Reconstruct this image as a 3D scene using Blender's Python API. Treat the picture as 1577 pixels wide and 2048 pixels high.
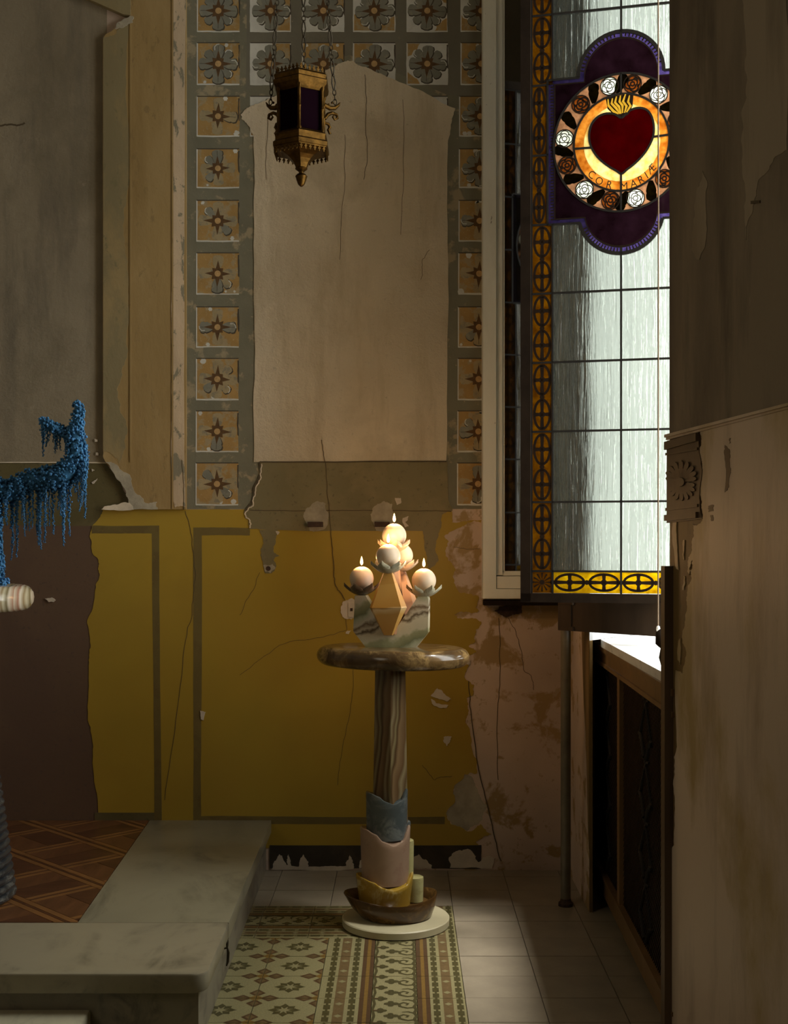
import bpy, math, random
from mathutils import Vector
from mathutils.geometry import tessellate_polygon
R = math.radians
scn = bpy.context.scene
col = scn.collection
for o in list(bpy.data.objects): bpy.data.objects.remove(o)

# ------------------------------------------------------------------ camera
F, CX, CY, HC = 2436.0, 805.0, 1090.0, 1.46          # focal length and principal point in pixels, eye height
cd = bpy.data.cameras.new('camera'); cam = bpy.data.objects.new('camera', cd); col.objects.link(cam)
cd.sensor_fit = 'VERTICAL'; cd.sensor_height = 36.0; cd.lens = F/2048*36
cd.shift_x = -(CX-788.5)/2048; cd.shift_y = (CY-1024)/2048
cam.location = (0, 0, HC); cam.rotation_euler = (R(90), 0, 0); scn.camera = cam
cd.clip_start = .05

# ------------------------------------------------------------------ world, sun, lights, exposure
wd = bpy.data.worlds.new('world'); scn.world = wd; wd.use_nodes = True
bg = wd.node_tree.nodes['Background']
bg.inputs[0].default_value = (.97, 1.0, .96, 1); bg.inputs[1].default_value = 8.5
sd = bpy.data.lights.new('sun', 'SUN'); sun = bpy.data.objects.new('sun', sd); col.objects.link(sun)
sd.energy = 6.0; sd.angle = R(13); sd.color = (1, .97, .92)
sdir = Vector((-.36, .06, -1.0)); sun.rotation_euler = sdir.to_track_quat('-Z', 'Y').to_euler()
sun.location = (4, 3, 8)
def area(name, loc, aim, sx, sy, energy, color, portal=False):
    l = bpy.data.lights.new(name, 'AREA'); o = bpy.data.objects.new(name, l); col.objects.link(o)
    l.shape = 'RECTANGLE'; l.size = sx; l.size_y = sy; l.energy = energy; l.color = color
    o.location = loc; o.rotation_euler = (Vector(aim)-Vector(loc)).to_track_quat('-Z', 'Y').to_euler()
    if portal: l.cycles.is_portal = True
    return o
area('window_portal', (1.46, 4.60, 2.64), (0, 4.60, 2.64), 2.28, 3.10, 1, (1, 1, 1), True)
# added fill light in an unseen side wall recess, to brighten the pier
area('nave_fill_light', (-3.18, 1.0, 2.9), (1.0, 2.4, 1.5), 1.4, 2.0, 17, (1.0, .90, .70))
scn.view_settings.view_transform = 'Standard'; scn.view_settings.look = 'None'
scn.view_settings.exposure = 0.0; scn.view_settings.gamma = 1.0; scn.view_settings.use_curve_mapping = False

# ------------------------------------------------------------------ geometry helpers
YW = 5.47                                              # the back wall
def P(px, py, Y): return Vector(((px-CX)/F*Y, Y, HC-(py-CY)/F*Y))
def Xat(px, Y): return (px-CX)/F*Y
def Zat(py, Y): return HC-(py-CY)/F*Y
def WM(px, py, d=0.0):                                 # point of the back wall, d metres proud of it
    return Vector(((px-CX)/F*YW, YW-d, HC-(py-CY)/F*YW))

class MB:
    def __init__(s): s.v = []; s.f = []; s.m = []
    def add(s, vs, fs, m=0):
        b = len(s.v); s.v += [tuple(p) for p in vs]; s.f += [tuple(i+b for i in f) for f in fs]; s.m += [m]*len(fs); return s
    def box(s, x0, x1, y0, y1, z0, z1, m=0):
        return s.add([(x0,y0,z0),(x1,y0,z0),(x1,y1,z0),(x0,y1,z0),(x0,y0,z1),(x1,y0,z1),(x1,y1,z1),(x0,y1,z1)],
                     [(0,3,2,1),(4,5,6,7),(0,1,5,4),(1,2,6,5),(2,3,7,6),(3,0,4,7)], m)
    def bar(s, a, b, up, w, h, m=0):                    # square bar from a to b
        a = Vector(a); b = Vector(b); d = (b-a).normalized(); up = Vector(up); sd_ = d.cross(up).normalized(); up = sd_.cross(d)
        vs = []
        for p in (a, b):
            for (i, j) in ((-1,-1),(1,-1),(1,1),(-1,1)): vs.append(p+sd_*i*w/2+up*j*h/2)
        return s.add(vs, [(0,1,2,3),(7,6,5,4),(0,4,5,1),(1,5,6,2),(2,6,7,3),(3,7,4,0)], m)
    def lathe(s, prof, c=(0,0,0), seg=24, m=0, sx=1, sy=1, a0=0.0):
        c = Vector(c); vs = []; fs = []; n = len(prof)
        for (r, z) in prof:
            for k in range(seg):
                a = a0+2*math.pi*k/seg; vs.append((c.x+r*sx*math.cos(a), c.y+r*sy*math.sin(a), c.z+z))
        for i in range(n-1):
            for k in range(seg):
                k2 = (k+1) % seg; fs.append((i*seg+k, i*seg+k2, (i+1)*seg+k2, (i+1)*seg+k))
        if prof[0][0] > 1e-5: fs.append(tuple(reversed(range(seg))))
        if prof[-1][0] > 1e-5: fs.append(tuple((n-1)*seg+k for k in range(seg)))
        return s.add(vs, fs, m)
    def tube(s, path, r, seg=6, m=0, closed=False):
        path = [Vector(p) for p in path]; n = len(path); vs = []; fs = []
        rs = r if isinstance(r, (list, tuple)) else [r]*n
        ref = None
        for i, p in enumerate(path):
            if closed: t = (path[(i+1) % n]-path[i-1]).normalized()
            else: t = (path[min(i+1, n-1)]-path[max(i-1, 0)]).normalized()
            if ref is None: ref = t.orthogonal().normalized()
            ref = (ref-t*ref.dot(t)).normalized(); bn = t.cross(ref)
            for k in range(seg):
                a = 2*math.pi*k/seg; vs.append(p+(ref*math.cos(a)+bn*math.sin(a))*rs[i])
        for i in range(n if closed else n-1):
            j = (i+1) % n
            for k in range(seg):
                k2 = (k+1) % seg; fs.append((i*seg+k, i*seg+k2, j*seg+k2, j*seg+k))
        if not closed: fs.append(tuple(reversed(range(seg)))); fs.append(tuple((n-1)*seg+k for k in range(seg)))
        return s.add(vs, fs, m)
    def poly(s, loops, fn, d0, d1, m=0, flat=False):    # outline (and holes) in 2D, fn(u, v, d) -> point; solid from d0 to d1
        if not isinstance(loops[0][0], (list, tuple, Vector)): loops = [loops]
        flatpts = [p for l in loops for p in l]
        tr = tessellate_polygon([[Vector((p[0], p[1], 0)) for p in l] for l in loops])
        top = [fn(p[0], p[1], d1) for p in flatpts]
        s.add(top, [tuple(t) for t in tr], m)
        if flat: return s
        bot = [fn(p[0], p[1], d0) for p in flatpts]; n = len(top)
        fs = []; b = 0
        for l in loops:
            k = len(l)
            fs += [(b+i, b+(i+1) % k, b+(i+1) % k+n, b+i+n) for i in range(k)]; b += k
        s.add(top+bot, fs, m); s.add(bot, [tuple(reversed(t)) for t in tr], m)
        return s
    def sphere(s, c, r, seg=16, rings=10, m=0):
        prof = [(max(r*math.sin(math.pi*i/rings), 1e-6), -r*math.cos(math.pi*i/rings)) for i in range(rings+1)]
        return s.lathe(prof, c, seg, m)
    def build(s, name, mats, parent=None, smooth=None, org=None, fixn=True):
        me = bpy.data.meshes.new(name)
        o_ = Vector(org) if org is not None else (Vector(parent['org']) if parent is not None and 'org' in parent else Vector((0,0,0)))
        me.from_pydata([tuple(Vector(p)-o_) for p in s.v], [], s.f)
        if not isinstance(mats, (list, tuple)): mats = [mats]
        for m in mats: me.materials.append(m)
        me.polygons.foreach_set('material_index', s.m)
        me.validate()
        if fixn:
            import bmesh
            b = bmesh.new(); b.from_mesh(me); bmesh.ops.remove_doubles(b, verts=b.verts, dist=1e-6); bmesh.ops.recalc_face_normals(b, faces=b.faces); b.to_mesh(me); b.free()
        if smooth:
            me.shade_smooth(); me.set_sharp_from_angle(angle=R(smooth))
        o = bpy.data.objects.new(name, me); col.objects.link(o)
        if parent is not None:
            o.parent = parent
            if 'org' in parent: o['org'] = tuple(parent['org'])
        if parent is None and org is not None: o.location = o_
        if org is not None: o['org'] = tuple(o_)
        return o
def tag(o, label, cat, group=None, kind=None):
    o['label'] = label; o['category'] = cat
    if group: o['group'] = group
    if kind: o['kind'] = kind
    return o
def thing(name, loc, label, cat, group=None, kind=None):
    o = bpy.data.objects.new(name, None); col.objects.link(o); o.location = loc; o['org'] = tuple(loc)
    o.empty_display_size = .1
    return tag(o, label, cat, group, kind)
def jag(pts, amp, n=3, seed=0, keep=()):
    """torn outline: fractal midpoint displacement of a closed polygon, edges listed in keep stay straight"""
    rnd = random.Random(seed); out = []
    def sub(a, b, k, am):
        if k == 0: return []
        L = math.hypot(b[0]-a[0], b[1]-a[1])
        if L < 3: return []
        e = min(am, L*.22)*rnd.uniform(-1, 1)
        m = ((a[0]+b[0])/2-(b[1]-a[1])/L*e, (a[1]+b[1])/2+(b[0]-a[0])/L*e)
        return sub(a, m, k-1, am*.6)+[m]+sub(m, b, k-1, am*.6)
    for i, p in enumerate(pts):
        out.append(p)
        if i not in keep: out += sub(p, pts[(i+1) % len(pts)], n, amp)
    return out
def ribbon(path, w):                                    # outline of a 2D stroke
    L = []; Rr = []; n = len(path)
    for i, p in enumerate(path):
        a = path[max(i-1, 0)]; b = path[min(i+1, n-1)]; dx, dy = b[0]-a[0], b[1]-a[1]; l = math.hypot(dx, dy) or 1
        ww = w[i] if isinstance(w, list) else w
        L.append((p[0]-dy/l*ww/2, p[1]+dx/l*ww/2)); Rr.append((p[0]+dy/l*ww/2, p[1]-dx/l*ww/2))
    return L+Rr[::-1]
def circ(cx, cy, r, n=24, ry=None, a0=0.0): return [(cx+r*math.cos(a0+2*math.pi*k/n), cy+(ry or r)*math.sin(a0+2*math.pi*k/n)) for k in range(n)]
def wobble(path, amp, seed, n=2):
    rnd = random.Random(seed); pts = list(path)
    for k in range(n):
        q = [pts[0]]
        for a, b in zip(pts, pts[1:]):
            L = math.hypot(b[0]-a[0], b[1]-a[1]); e = rnd.uniform(-1, 1)*min(amp, L*.2)
            q.append(((a[0]+b[0])/2-(b[1]-a[1])/(L or 1)*e, (a[1]+b[1])/2+(b[0]-a[0])/(L or 1)*e)); q.append(b)
        pts = q; amp *= .6
    return pts

# ------------------------------------------------------------------ materials
def newmat(name):
    m = bpy.data.materials.new(name); m.use_nodes = True; nt = m.node_tree
    return m, nt, nt.nodes['Principled BSDF'], nt.nodes['Material Output']
def node(nt, t, **kw):
    n = nt.nodes.new(t)
    for k, v in kw.items(): setattr(n, k, v)
    return n
def ramp(nt, fac, stops):
    r = node(nt, 'ShaderNodeValToRGB'); e = r.color_ramp.elements
    while len(e) > 1: e.remove(e[-1])
    e[0].position = stops[0][0]; e[0].color = (*stops[0][1], 1)
    for p, c in stops[1:]:
        x = e.new(p); x.color = (*c, 1)
    nt.links.new(fac, r.inputs[0]); return r.outputs[0]
def coords(nt, scale=(1,1,1), rot=(0,0,0), obj=True):
    t = node(nt, 'ShaderNodeTexCoord'); mp = node(nt, 'ShaderNodeMapping')
    mp.inputs['Scale'].default_value = scale; mp.inputs['Rotation'].default_value = rot
    nt.links.new(t.outputs['Object'], mp.inputs['Vector']); return mp.outputs[0]
def noise(nt, vec, scale, detail=5, rough=.6, dist=0):
    n = node(nt, 'ShaderNodeTexNoise'); n.inputs['Scale'].default_value = scale; n.inputs['Detail'].default_value = detail
    n.inputs['Roughness'].default_value = rough; n.inputs['Distortion'].default_value = dist; nt.links.new(vec, n.inputs['Vector']); return n.outputs['Fac']
def mixc(nt, fac, a, b):
    m = node(nt, 'ShaderNodeMix', data_type='RGBA')
    if isinstance(fac, (int, float)): m.inputs[0].default_value = fac
    else: nt.links.new(fac, m.inputs[0])
    for sock, c in ((m.inputs[6], a), (m.inputs[7], b)):
        if isinstance(c, (tuple, list)): sock.default_value = (*c, 1)
        else: nt.links.new(c, sock)
    return m.outputs[2]
def bump(nt, bs, h, strength=.3, dist=.01):
    b = node(nt, 'ShaderNodeBump'); b.inputs['Strength'].default_value = strength; b.inputs['Distance'].default_value = dist
    nt.links.new(h, b.inputs['Height']); nt.links.new(b.outputs[0], bs.inputs['Normal'])
def plain(name, c, rough=.6, metal=0.0, var=.25, scale=12, bmp=.15, stretch=(1,1,1), bscale=60, bdist=.004, spec=.5):
    """one colour with mottling, small speckle and fine relief"""
    m, nt, bs, out = newmat(name)
    v = coords(nt, stretch)
    a = tuple(x*(1-var) for x in c); b = tuple(min(1, x*(1+var)) for x in c)
    n1 = noise(nt, v, scale, 6, .65); cc = ramp(nt, n1, [(.3, a), (.7, b)])
    nt.links.new(cc, bs.inputs['Base Color'])
    bs.inputs['Roughness'].default_value = rough; bs.inputs['Metallic'].default_value = metal; bs.inputs['Specular IOR Level'].default_value = spec
    if bmp: bump(nt, bs, noise(nt, v, bscale, 6, .7), bmp, bdist)
    return m
def worn(name, c1, c2, c3, scale=6, thr=(.5, .56), rough=.8, fine=30, bmp=.3, stretch=(1,1,1), thr2=(.6,.64), streak=None, spec=.3, bdist=.006):
    """paint c1, worn through to c2 in large patches and to c3 in small flakes"""
    m, nt, bs, out = newmat(name)
    v = coords(nt, stretch)
    big = noise(nt, v, scale, 8, .62, .3); sm = noise(nt, v, fine, 6, .7)
    base = ramp(nt, noise(nt, v, scale*.45, 3), [(.3, tuple(x*.86 for x in c1)), (.7, tuple(min(1, x*1.12) for x in c1))])
    f1 = ramp(nt, big, [(thr[0], (0,0,0)), (thr[1], (1,1,1))]); f2 = ramp(nt, sm, [(thr2[0], (0,0,0)), (thr2[1], (1,1,1))])
    cc = mixc(nt, f1, base, c2); cc = mixc(nt, f2, cc, c3)
    if streak:
        sv = coords(nt, (4.5, 4.5, .8)); sf = ramp(nt, noise(nt, sv, 1.6, 6, .65), [(.50, (0,0,0)), (.78, (1,1,1))]); cc = mixc(nt, sf, cc, streak)
    nt.links.new(cc, bs.inputs['Base Color']); bs.inputs['Roughness'].default_value = rough; bs.inputs['Specular IOR Level'].default_value = spec
    bump(nt, bs, noise(nt, v, 45, 8, .7), bmp, bdist); return m
def marble(name, base, vein, scale=3, rough=.3, rot=(0,0,.6), width=.07, base2=None):
    m, nt, bs, out = newmat(name); v = coords(nt, (1,1,1), rot)
    n1 = noise(nt, v, scale, 8, .6, 1.2); n2 = noise(nt, coords(nt, (1,.35,1), rot), scale*1.7, 8, .65, 1.0)
    b = ramp(nt, noise(nt, v, scale*.8, 4), [(.3, base), (.7, base2 or tuple(x*.85 for x in base))])
    f = ramp(nt, n2, [(.5-width, (0,0,0)), (.5, (1,1,1)), (.5+width, (0,0,0))])
    cc = mixc(nt, ramp(nt, n1, [(.45, (0,0,0)), (.62, (1,1,1))]), b, mixc(nt, f, b, vein))
    nt.links.new(cc, bs.inputs['Base Color']); bs.inputs['Roughness'].default_value = rough; return m
def banded(name, stops, scale=6, dist=4, rot=(0,0,0), rough=.22, detail=4, dscale=1.2, stretch=(1,1,1), sss=0, bdir='Z'):
    m, nt, bs, out = newmat(name); v = coords(nt, stretch, rot)
    w = node(nt, 'ShaderNodeTexWave', wave_type='BANDS', bands_direction=bdir, wave_profile='SAW')
    w.inputs['Scale'].default_value = scale; w.inputs['Distortion'].default_value = dist; w.inputs['Detail'].default_value = detail
    w.inputs['Detail Scale'].default_value = dscale; w.inputs['Detail Roughness'].default_value = .6
    nt.links.new(v, w.inputs['Vector'])
    cc = ramp(nt, w.outputs['Fac'], stops); nt.links.new(cc, bs.inputs['Base Color']); bs.inputs['Roughness'].default_value = rough
    if sss: bs.inputs['Subsurface Weight'].default_value = sss; bs.inputs['Subsurface Radius'].default_value = (.03,.02,.01); bs.inputs['Subsurface Scale'].default_value = .5
    return m
def glass(name, c, clear=.5, gloss=.06, var=0.0, scale=25, ripple=False, c2=None, grough=.08):
    """leaded glass: part clear, part scattering, thin gloss; ripple = ribbed cathedral glass"""
    m, nt, bs, out = newmat(name); nt.nodes.remove(bs)
    v = coords(nt)
    if var or c2:
        cc = ramp(nt, noise(nt, v, scale, 6, .65), [(.32, c2 or tuple(x*(1-var) for x in c)), (.66, c)])
    else:
        cc = node(nt, 'ShaderNodeRGB'); cc.outputs[0].default_value = (*c, 1); cc = cc.outputs[0]
    tp = node(nt, 'ShaderNodeBsdfTransparent'); tl = node(nt, 'ShaderNodeBsdfTranslucent'); gl = node(nt, 'ShaderNodeBsdfGlossy')
    gl.inputs['Roughness'].default_value = grough
    nt.links.new(cc, tp.inputs[0]); nt.links.new(cc, tl.inputs[0])
    m1 = node(nt, 'ShaderNodeMixShader'); m1.inputs[0].default_value = 1-clear
    nt.links.new(tp.outputs[0], m1.inputs[1]); nt.links.new(tl.outputs[0], m1.inputs[2])
    last = m1
    if ripple:
        rf = node(nt, 'ShaderNodeBsdfRefraction'); rf.inputs['IOR'].default_value = 1.45; rf.inputs['Roughness'].default_value = .05
        nt.links.new(cc, rf.inputs[0])
        w = noise(nt, coords(nt, (30, 30, 1.6)), 2.2, 3, .5, .6); w2 = noise(nt, coords(nt, (1,1,.6)), 55, 3, .5)
        ad = node(nt, 'ShaderNodeMath', operation='MULTIPLY_ADD'); nt.links.new(w2, ad.inputs[0]); ad.inputs[1].default_value = .28; nt.links.new(w, ad.inputs[2])
        b = node(nt, 'ShaderNodeBump'); b.inputs['Strength'].default_value = .8; b.inputs['Distance'].default_value = .012
        nt.links.new(ad.outputs[0], b.inputs['Height'])
        for x in (rf, gl, tl): nt.links.new(b.outputs[0], x.inputs['Normal'])
        m2 = node(nt, 'ShaderNodeMixShader'); m2.inputs[0].default_value = .55
        nt.links.new(m1.outputs[0], m2.inputs[1]); nt.links.new(rf.outputs[0], m2.inputs[2]); last = m2
    m3 = node(nt, 'ShaderNodeMixShader'); m3.inputs[0].default_value = gloss
    nt.links.new(last.outputs[0], m3.inputs[1]); nt.links.new(gl.outputs[0], m3.inputs[2]); nt.links.new(m3.outputs[0], out.inputs[0])
    return m

M = {}
M['plaster_pink'] = worn('bare_pink_plaster', (.56,.43,.34), (.36,.24,.11), (.40,.30,.19), 5.5, (.53,.58), .85, 22, .25, thr2=(.62,.66))
M['plaster_cream'] = worn('cream_plaster', (.68,.575,.41), (.55,.455,.31), (.49,.41,.29), 3.2, (.52,.72), .9, 34, .8, thr2=(.62,.74), streak=(.48,.38,.24), bdist=.012)
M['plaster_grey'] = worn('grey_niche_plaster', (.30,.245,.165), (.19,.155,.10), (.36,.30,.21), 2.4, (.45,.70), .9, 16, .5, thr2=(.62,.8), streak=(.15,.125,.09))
M['pilaster'] = worn('ochre_pilaster_paint', (.36,.24,.095), (.42,.29,.13), (.28,.19,.08), 3, (.5,.7), .8, 26, .3, stretch=(1,1,.4), streak=(.28,.18,.065))
M['pilaster_olive'] = worn('olive_pilaster_paint', (.27,.215,.11), (.33,.24,.11), (.22,.18,.09), 4, (.5,.6), .8, 26, .25, stretch=(1,1,.5))
M['cream_stripe'] = worn('cream_stripe_paint', (.58,.44,.29), (.25,.22,.15), (.30,.25,.17), 16, (.55,.58), .8, 70, .4, stretch=(1,1,.5), thr2=(.63,.66))
M['coffer'] = worn('grey_green_coffer_paint', (.19,.178,.123), (.34,.28,.175), (.38,.31,.2), 11, (.555,.62), .85, 40, .35, thr2=(.66,.70))
M['coffer_top'] = worn('dark_grey_coffer_paint', (.17,.155,.115), (.25,.2,.13), (.3,.24,.16), 9, (.66,.72), .85, 40, .3, thr2=(.70,.74))
M['ochre'] = worn('ochre_panel_paint', (.38,.235,.08), (.36,.28,.16), (.50,.40,.24), 22, (.52,.60), .8, 90, .4, thr2=(.62,.66))
M['panel_white'] = worn('chalk_white_panel', (.60,.59,.53), (.48,.47,.42), (.36,.3,.2), 14, (.55,.7), .85, 80, .3, thr2=(.68,.72))
M['petal'] = worn('grey_petal_paint', (.215,.21,.165), (.27,.255,.19), (.36,.29,.17), 20, (.55,.65), .85, 80, .3, thr2=(.66,.7))
M['petal_worn'] = worn('faded_petal_paint', (.36,.285,.16), (.25,.22,.15), (.42,.29,.12), 30, (.52,.6), .85, 90, .4, thr2=(.6,.66))
M['petal_line'] = plain('dark_petal_outline', (.065,.052,.034), .85)
M['star'] = plain('brown_star_paint', (.10,.05,.014), .8, var=.35, scale=60)
M['boss'] = plain('tan_boss_paint', (.46,.29,.12), .8, var=.25, scale=80)
M['yellow'] = worn('yellow_dado_paint', (.41,.27,.032), (.37,.235,.03), (.33,.20,.035), 2.2, (.45,.7), .42, 40, .10, thr2=(.72,.76), spec=.35, bdist=.002)
M['dado_stripe'] = worn('olive_stripe_paint', (.17,.125,.04), (.15,.105,.035), (.2,.14,.04), 8, (.5,.6), .5, 60, .1)
M['frieze'] = worn('olive_frieze_paint', (.205,.17,.085), (.24,.195,.10), (.16,.13,.07), 4, (.5,.6), .6, 50, .15)
M['frieze_dark'] = worn('dark_olive_frieze_paint', (.125,.10,.04), (.14,.11,.05), (.09,.075,.03), 4, (.5,.6), .6, 50, .15)
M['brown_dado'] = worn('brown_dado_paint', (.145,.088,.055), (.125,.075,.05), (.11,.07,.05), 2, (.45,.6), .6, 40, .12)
M['skirting'] = worn('black_skirting_paint', (.045,.036,.025), (.06,.045,.03), (.5,.45,.36), 6, (.5,.6), .6, 30, .3, thr2=(.74,.76))
M['crack'] = plain('dark_crack', (.085,.06,.03), .9, bmp=0)
M['plaster_edge'] = plain('pale_broken_plaster_edge', (.66,.56,.42), .9)  # pale tone of broken plaster edges and the ledge line
M['chip'] = plain('bare_chip_plaster', (.58,.50,.40), .85, var=.15)
M['chip_grey'] = plain('grey_mortar', (.38,.33,.24), .9, var=.25, bmp=.5)
M['rust'] = plain('rusted_iron', (.06,.032,.02), .7, .4, var=.5, scale=50)
M['pier_plaster'] = worn('stained_pier_plaster', (.58,.455,.335), (.40,.29,.14), (.46,.355,.25), 2.3, (.50,.60), .42, 20, .22, stretch=(1,1,.45), thr2=(.66,.74), streak=(.34,.25,.17), spec=.4)
M['pier_upper'] = worn('sooty_pier_plaster', (.24,.19,.13), (.13,.10,.07), (.30,.245,.17), 2.0, (.45,.62), .7, 14, .4, stretch=(1,1,.35), thr2=(.64,.74), streak=(.075,.058,.04))
M['pier_scar'] = worn('pale_pier_scar_plaster', (.31,.25,.175), (.25,.195,.13), (.27,.21,.15), 3, (.5,.65), .7, 20, .3, stretch=(1,1,.4), thr2=(.64,.74), streak=(.16,.125,.085))
M['pier_paint'] = worn('brown_pier_paint', (.17,.105,.035), (.14,.085,.03), (.13,.09,.04), 5, (.5,.6), .5, 40, .15, stretch=(1,1,.4))
M['pier_wood'] = plain('dark_brown_moulding', (.105,.066,.033), .5, var=.25, scale=8, stretch=(1,1,.2))
M['reveal'] = plain('ripple_streaked_reveal', (.31,.31,.315), .85, var=.55, scale=9, stretch=(2.4,2.4,.12))  # pale and dark streaks put in as ripples of light seen through the glass
M['other_wall'] = plain('dim_chapel_plaster', (.34,.28,.19), .9, var=.15, scale=3)
M['white_wood'] = worn('flaking_white_paint', (.86,.84,.72), (.76,.73,.60), (.14,.10,.06), 5, (.5,.7), .5, 60, .3, stretch=(1,1,.25), thr2=(.69,.71))
M['dark_wood'] = plain('dark_stained_wood', (.040,.026,.016), .7, spec=.2, var=.3, scale=10, stretch=(1,1,.2))
M['cover_wood'] = plain('brown_cover_wood', (.17,.095,.035), .45, var=.25, scale=8, stretch=(1,1,.25))
M['mesh_metal'] = plain('dark_grille_metal', (.055,.035,.024), .5, .5, var=.4, scale=20)
M['cloth'] = plain('dark_grille_backing', (.02,.013,.009), .8)
M['sill'] = marble('white_marble_sill', (.78,.78,.74), (.5,.5,.48), 4, .35)
M['lead'] = plain('black_lead_came', (.014,.012,.010), .75, 0, bmp=.1, spec=.2)
M['leaf_frame'] = plain('black_brown_window_frame', (.018,.012,.008), .85, var=.3, spec=.06)
M['marble'] = marble('veined_white_marble', (.29,.255,.165), (.13,.115,.075), 2.2, .28, (0,0,.7), .10)
M['marble_front'] = marble('streaked_white_marble', (.29,.25,.165), (.125,.11,.075), 2.8, .28, (0,0,-1.2), .10)
M['marble_riser'] = marble('grey_stained_marble', (.25,.215,.15), (.12,.10,.075), 5, .4, (.5,.3,1.2), .12)
M['pq_dark'] = plain('dark_parquet_wood', (.085,.034,.014), .38, var=.35, scale=6, stretch=(1,6,1), bscale=30, bmp=.08)
M['pq_mid'] = plain('red_brown_parquet_wood', (.12,.05,.019), .38, var=.3, scale=6, stretch=(6,1,1), bscale=30, bmp=.08)
M['pq_light'] = plain('orange_parquet_wood', (.20,.09,.028), .38, var=.25, scale=8, bscale=30, bmp=.08)
M['grout'] = plain('dark_grout', (.09,.075,.05), .9)
M['tile'] = plain('beige_cement_tile', (.30,.25,.175), .30, var=.14, scale=6, bmp=.12, bscale=90, bdist=.0015)
M['t_ground'] = plain('speckled_cream_tile', (.275,.24,.115), .36, var=.30, scale=220, bmp=.05, bscale=90, bdist=.001)
M['t_brown'] = plain('brown_tile_pigment', (.088,.048,.022), .36, var=.2, scale=60, bmp=0)
M['t_olive'] = plain('olive_tile_pigment', (.075,.064,.024), .36, var=.2, scale=60, bmp=0)
M['t_ochre'] = plain('ochre_tile_pigment', (.20,.115,.028), .36, var=.2, scale=60, bmp=0)
M['t_mid'] = plain('tan_tile_pigment', (.15,.098,.042), .36, var=.2, scale=60, bmp=0)
M['brass'] = plain('tarnished_brass', (.075,.038,.008), .46, .97, var=.6, scale=30, bmp=.25, bscale=80)
M['iron'] = plain('dark_bronze_chain', (.05,.038,.022), .5, .7, var=.4, scale=40)
M['wine_glass'] = plain('deep_plum_lamp_glass', (.006,.002,.004), .4, bmp=0, var=.1, spec=0)
M['wax'] = newmat('warm_white_wax')[0]
_b = M['wax'].node_tree.nodes['Principled BSDF']; _b.inputs['Base Color'].default_value = (.70,.54,.38,1); _b.inputs['Roughness'].default_value = .5
_b.inputs['Subsurface Weight'].default_value = .3; _b.inputs['Subsurface Radius'].default_value = (.018,.012,.007); _b.inputs['Subsurface Scale'].default_value = .8
M['wick'] = plain('charred_wick', (.02,.015,.01), .9)
def emit(name, c, s):
    m, nt, bs, out = newmat(name); nt.nodes.remove(bs); e = node(nt, 'ShaderNodeEmission'); e.inputs[0].default_value = (*c, 1); e.inputs[1].default_value = s
    nt.links.new(e.outputs[0], out.inputs[0]); return m
M['flame'] = emit('candle_flame', (1.0,.55,.20), 14)
M['onyx_green'] = banded('green_banded_onyx', [(0,(.21,.205,.10)),(.16,(.31,.295,.155)),(.24,(.54,.47,.31)),(.42,(.62,.54,.37)),(.50,(.13,.09,.05)),(.56,(.58,.50,.36)),(.66,(.20,.14,.08)),(.74,(.60,.54,.40)),(.9,(.42,.42,.27)),(1,(.18,.19,.10))], 1.9, 3.4, (.1,.36,0), .16, 7, 2.4)
M['onyx_honey'] = banded('honey_onyx', [(0,(.50,.25,.055)),(.5,(.58,.32,.085)),(.56,(.72,.50,.24)),(.6,(.45,.21,.04)),(1,(.54,.29,.07))], 1.6, 3, (.35,.2,0), .22, 4, .8, sss=.15)
M['onyx_rose'] = banded('rose_brown_onyx', [(0,(.36,.18,.09)),(.5,(.46,.27,.15)),(.6,(.10,.055,.04)),(.7,(.44,.27,.17)),(1,(.30,.15,.08))], 2.5, 4, (1.2,.2,.4), .22)
M['petal_stone'] = marble('sage_stone_petal', (.46,.42,.29), (.2,.18,.11), 14, .3)
M['petal_pink'] = marble('peach_stone_petal', (.62,.44,.28), (.42,.28,.17), 14, .3)
M['petal_dark'] = marble('dark_stone_petal', (.16,.12,.075), (.07,.05,.03), 14, .3)
M['top_stone'] = marble('brown_gold_marble', (.15,.085,.03), (.36,.23,.09), 8, .17, (.3,.4,.6), .12, (.055,.032,.016))
M['column_stone'] = banded('brown_striped_onyx', [(0,(.13,.07,.03)),(.3,(.22,.14,.065)),(.42,(.08,.042,.017)),(.55,(.24,.19,.09)),(.66,(.12,.07,.03)),(.85,(.27,.21,.11)),(1,(.13,.08,.035))], 5, 5.5, (0,R(84),R(25)), .22, 3, .55, (1,1,.7))
M['blue_stone'] = marble('blue_grey_stone', (.10,.115,.11), (.18,.19,.175), 9, .25, (.2,.5,.3), .12, (.06,.072,.072))
M['pink_stone'] = marble('pink_marble', (.38,.25,.165), (.28,.165,.11), 6, .28, (.2,.5,.3), .08)
M['yellow_stone'] = marble('yellow_onyx', (.42,.26,.035), (.55,.42,.16), 6, .16, (.4,.2,1.1), .06, (.30,.17,.02))
M['pale_green_stone'] = marble('pale_green_onyx', (.48,.44,.20), (.34,.30,.12), 8, .2)
M['bowl_stone'] = marble('dark_brown_onyx', (.06,.028,.009), (.22,.12,.035), 9, .18, (.9,.2,.4), .09, (.10,.05,.015))
M['disc'] = plain('cream_plinth_paint', (.50,.44,.27), .5, var=.05, bmp=.05)
M['blue'] = plain('blue_dyed_amaranth', (.045,.155,.29), .8, var=.55, scale=45, bmp=0, spec=.2)
M['blue_bright'] = plain('bright_blue_amaranth', (.075,.215,.42), .8, var=.45, scale=45, bmp=0, spec=.2)
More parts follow.
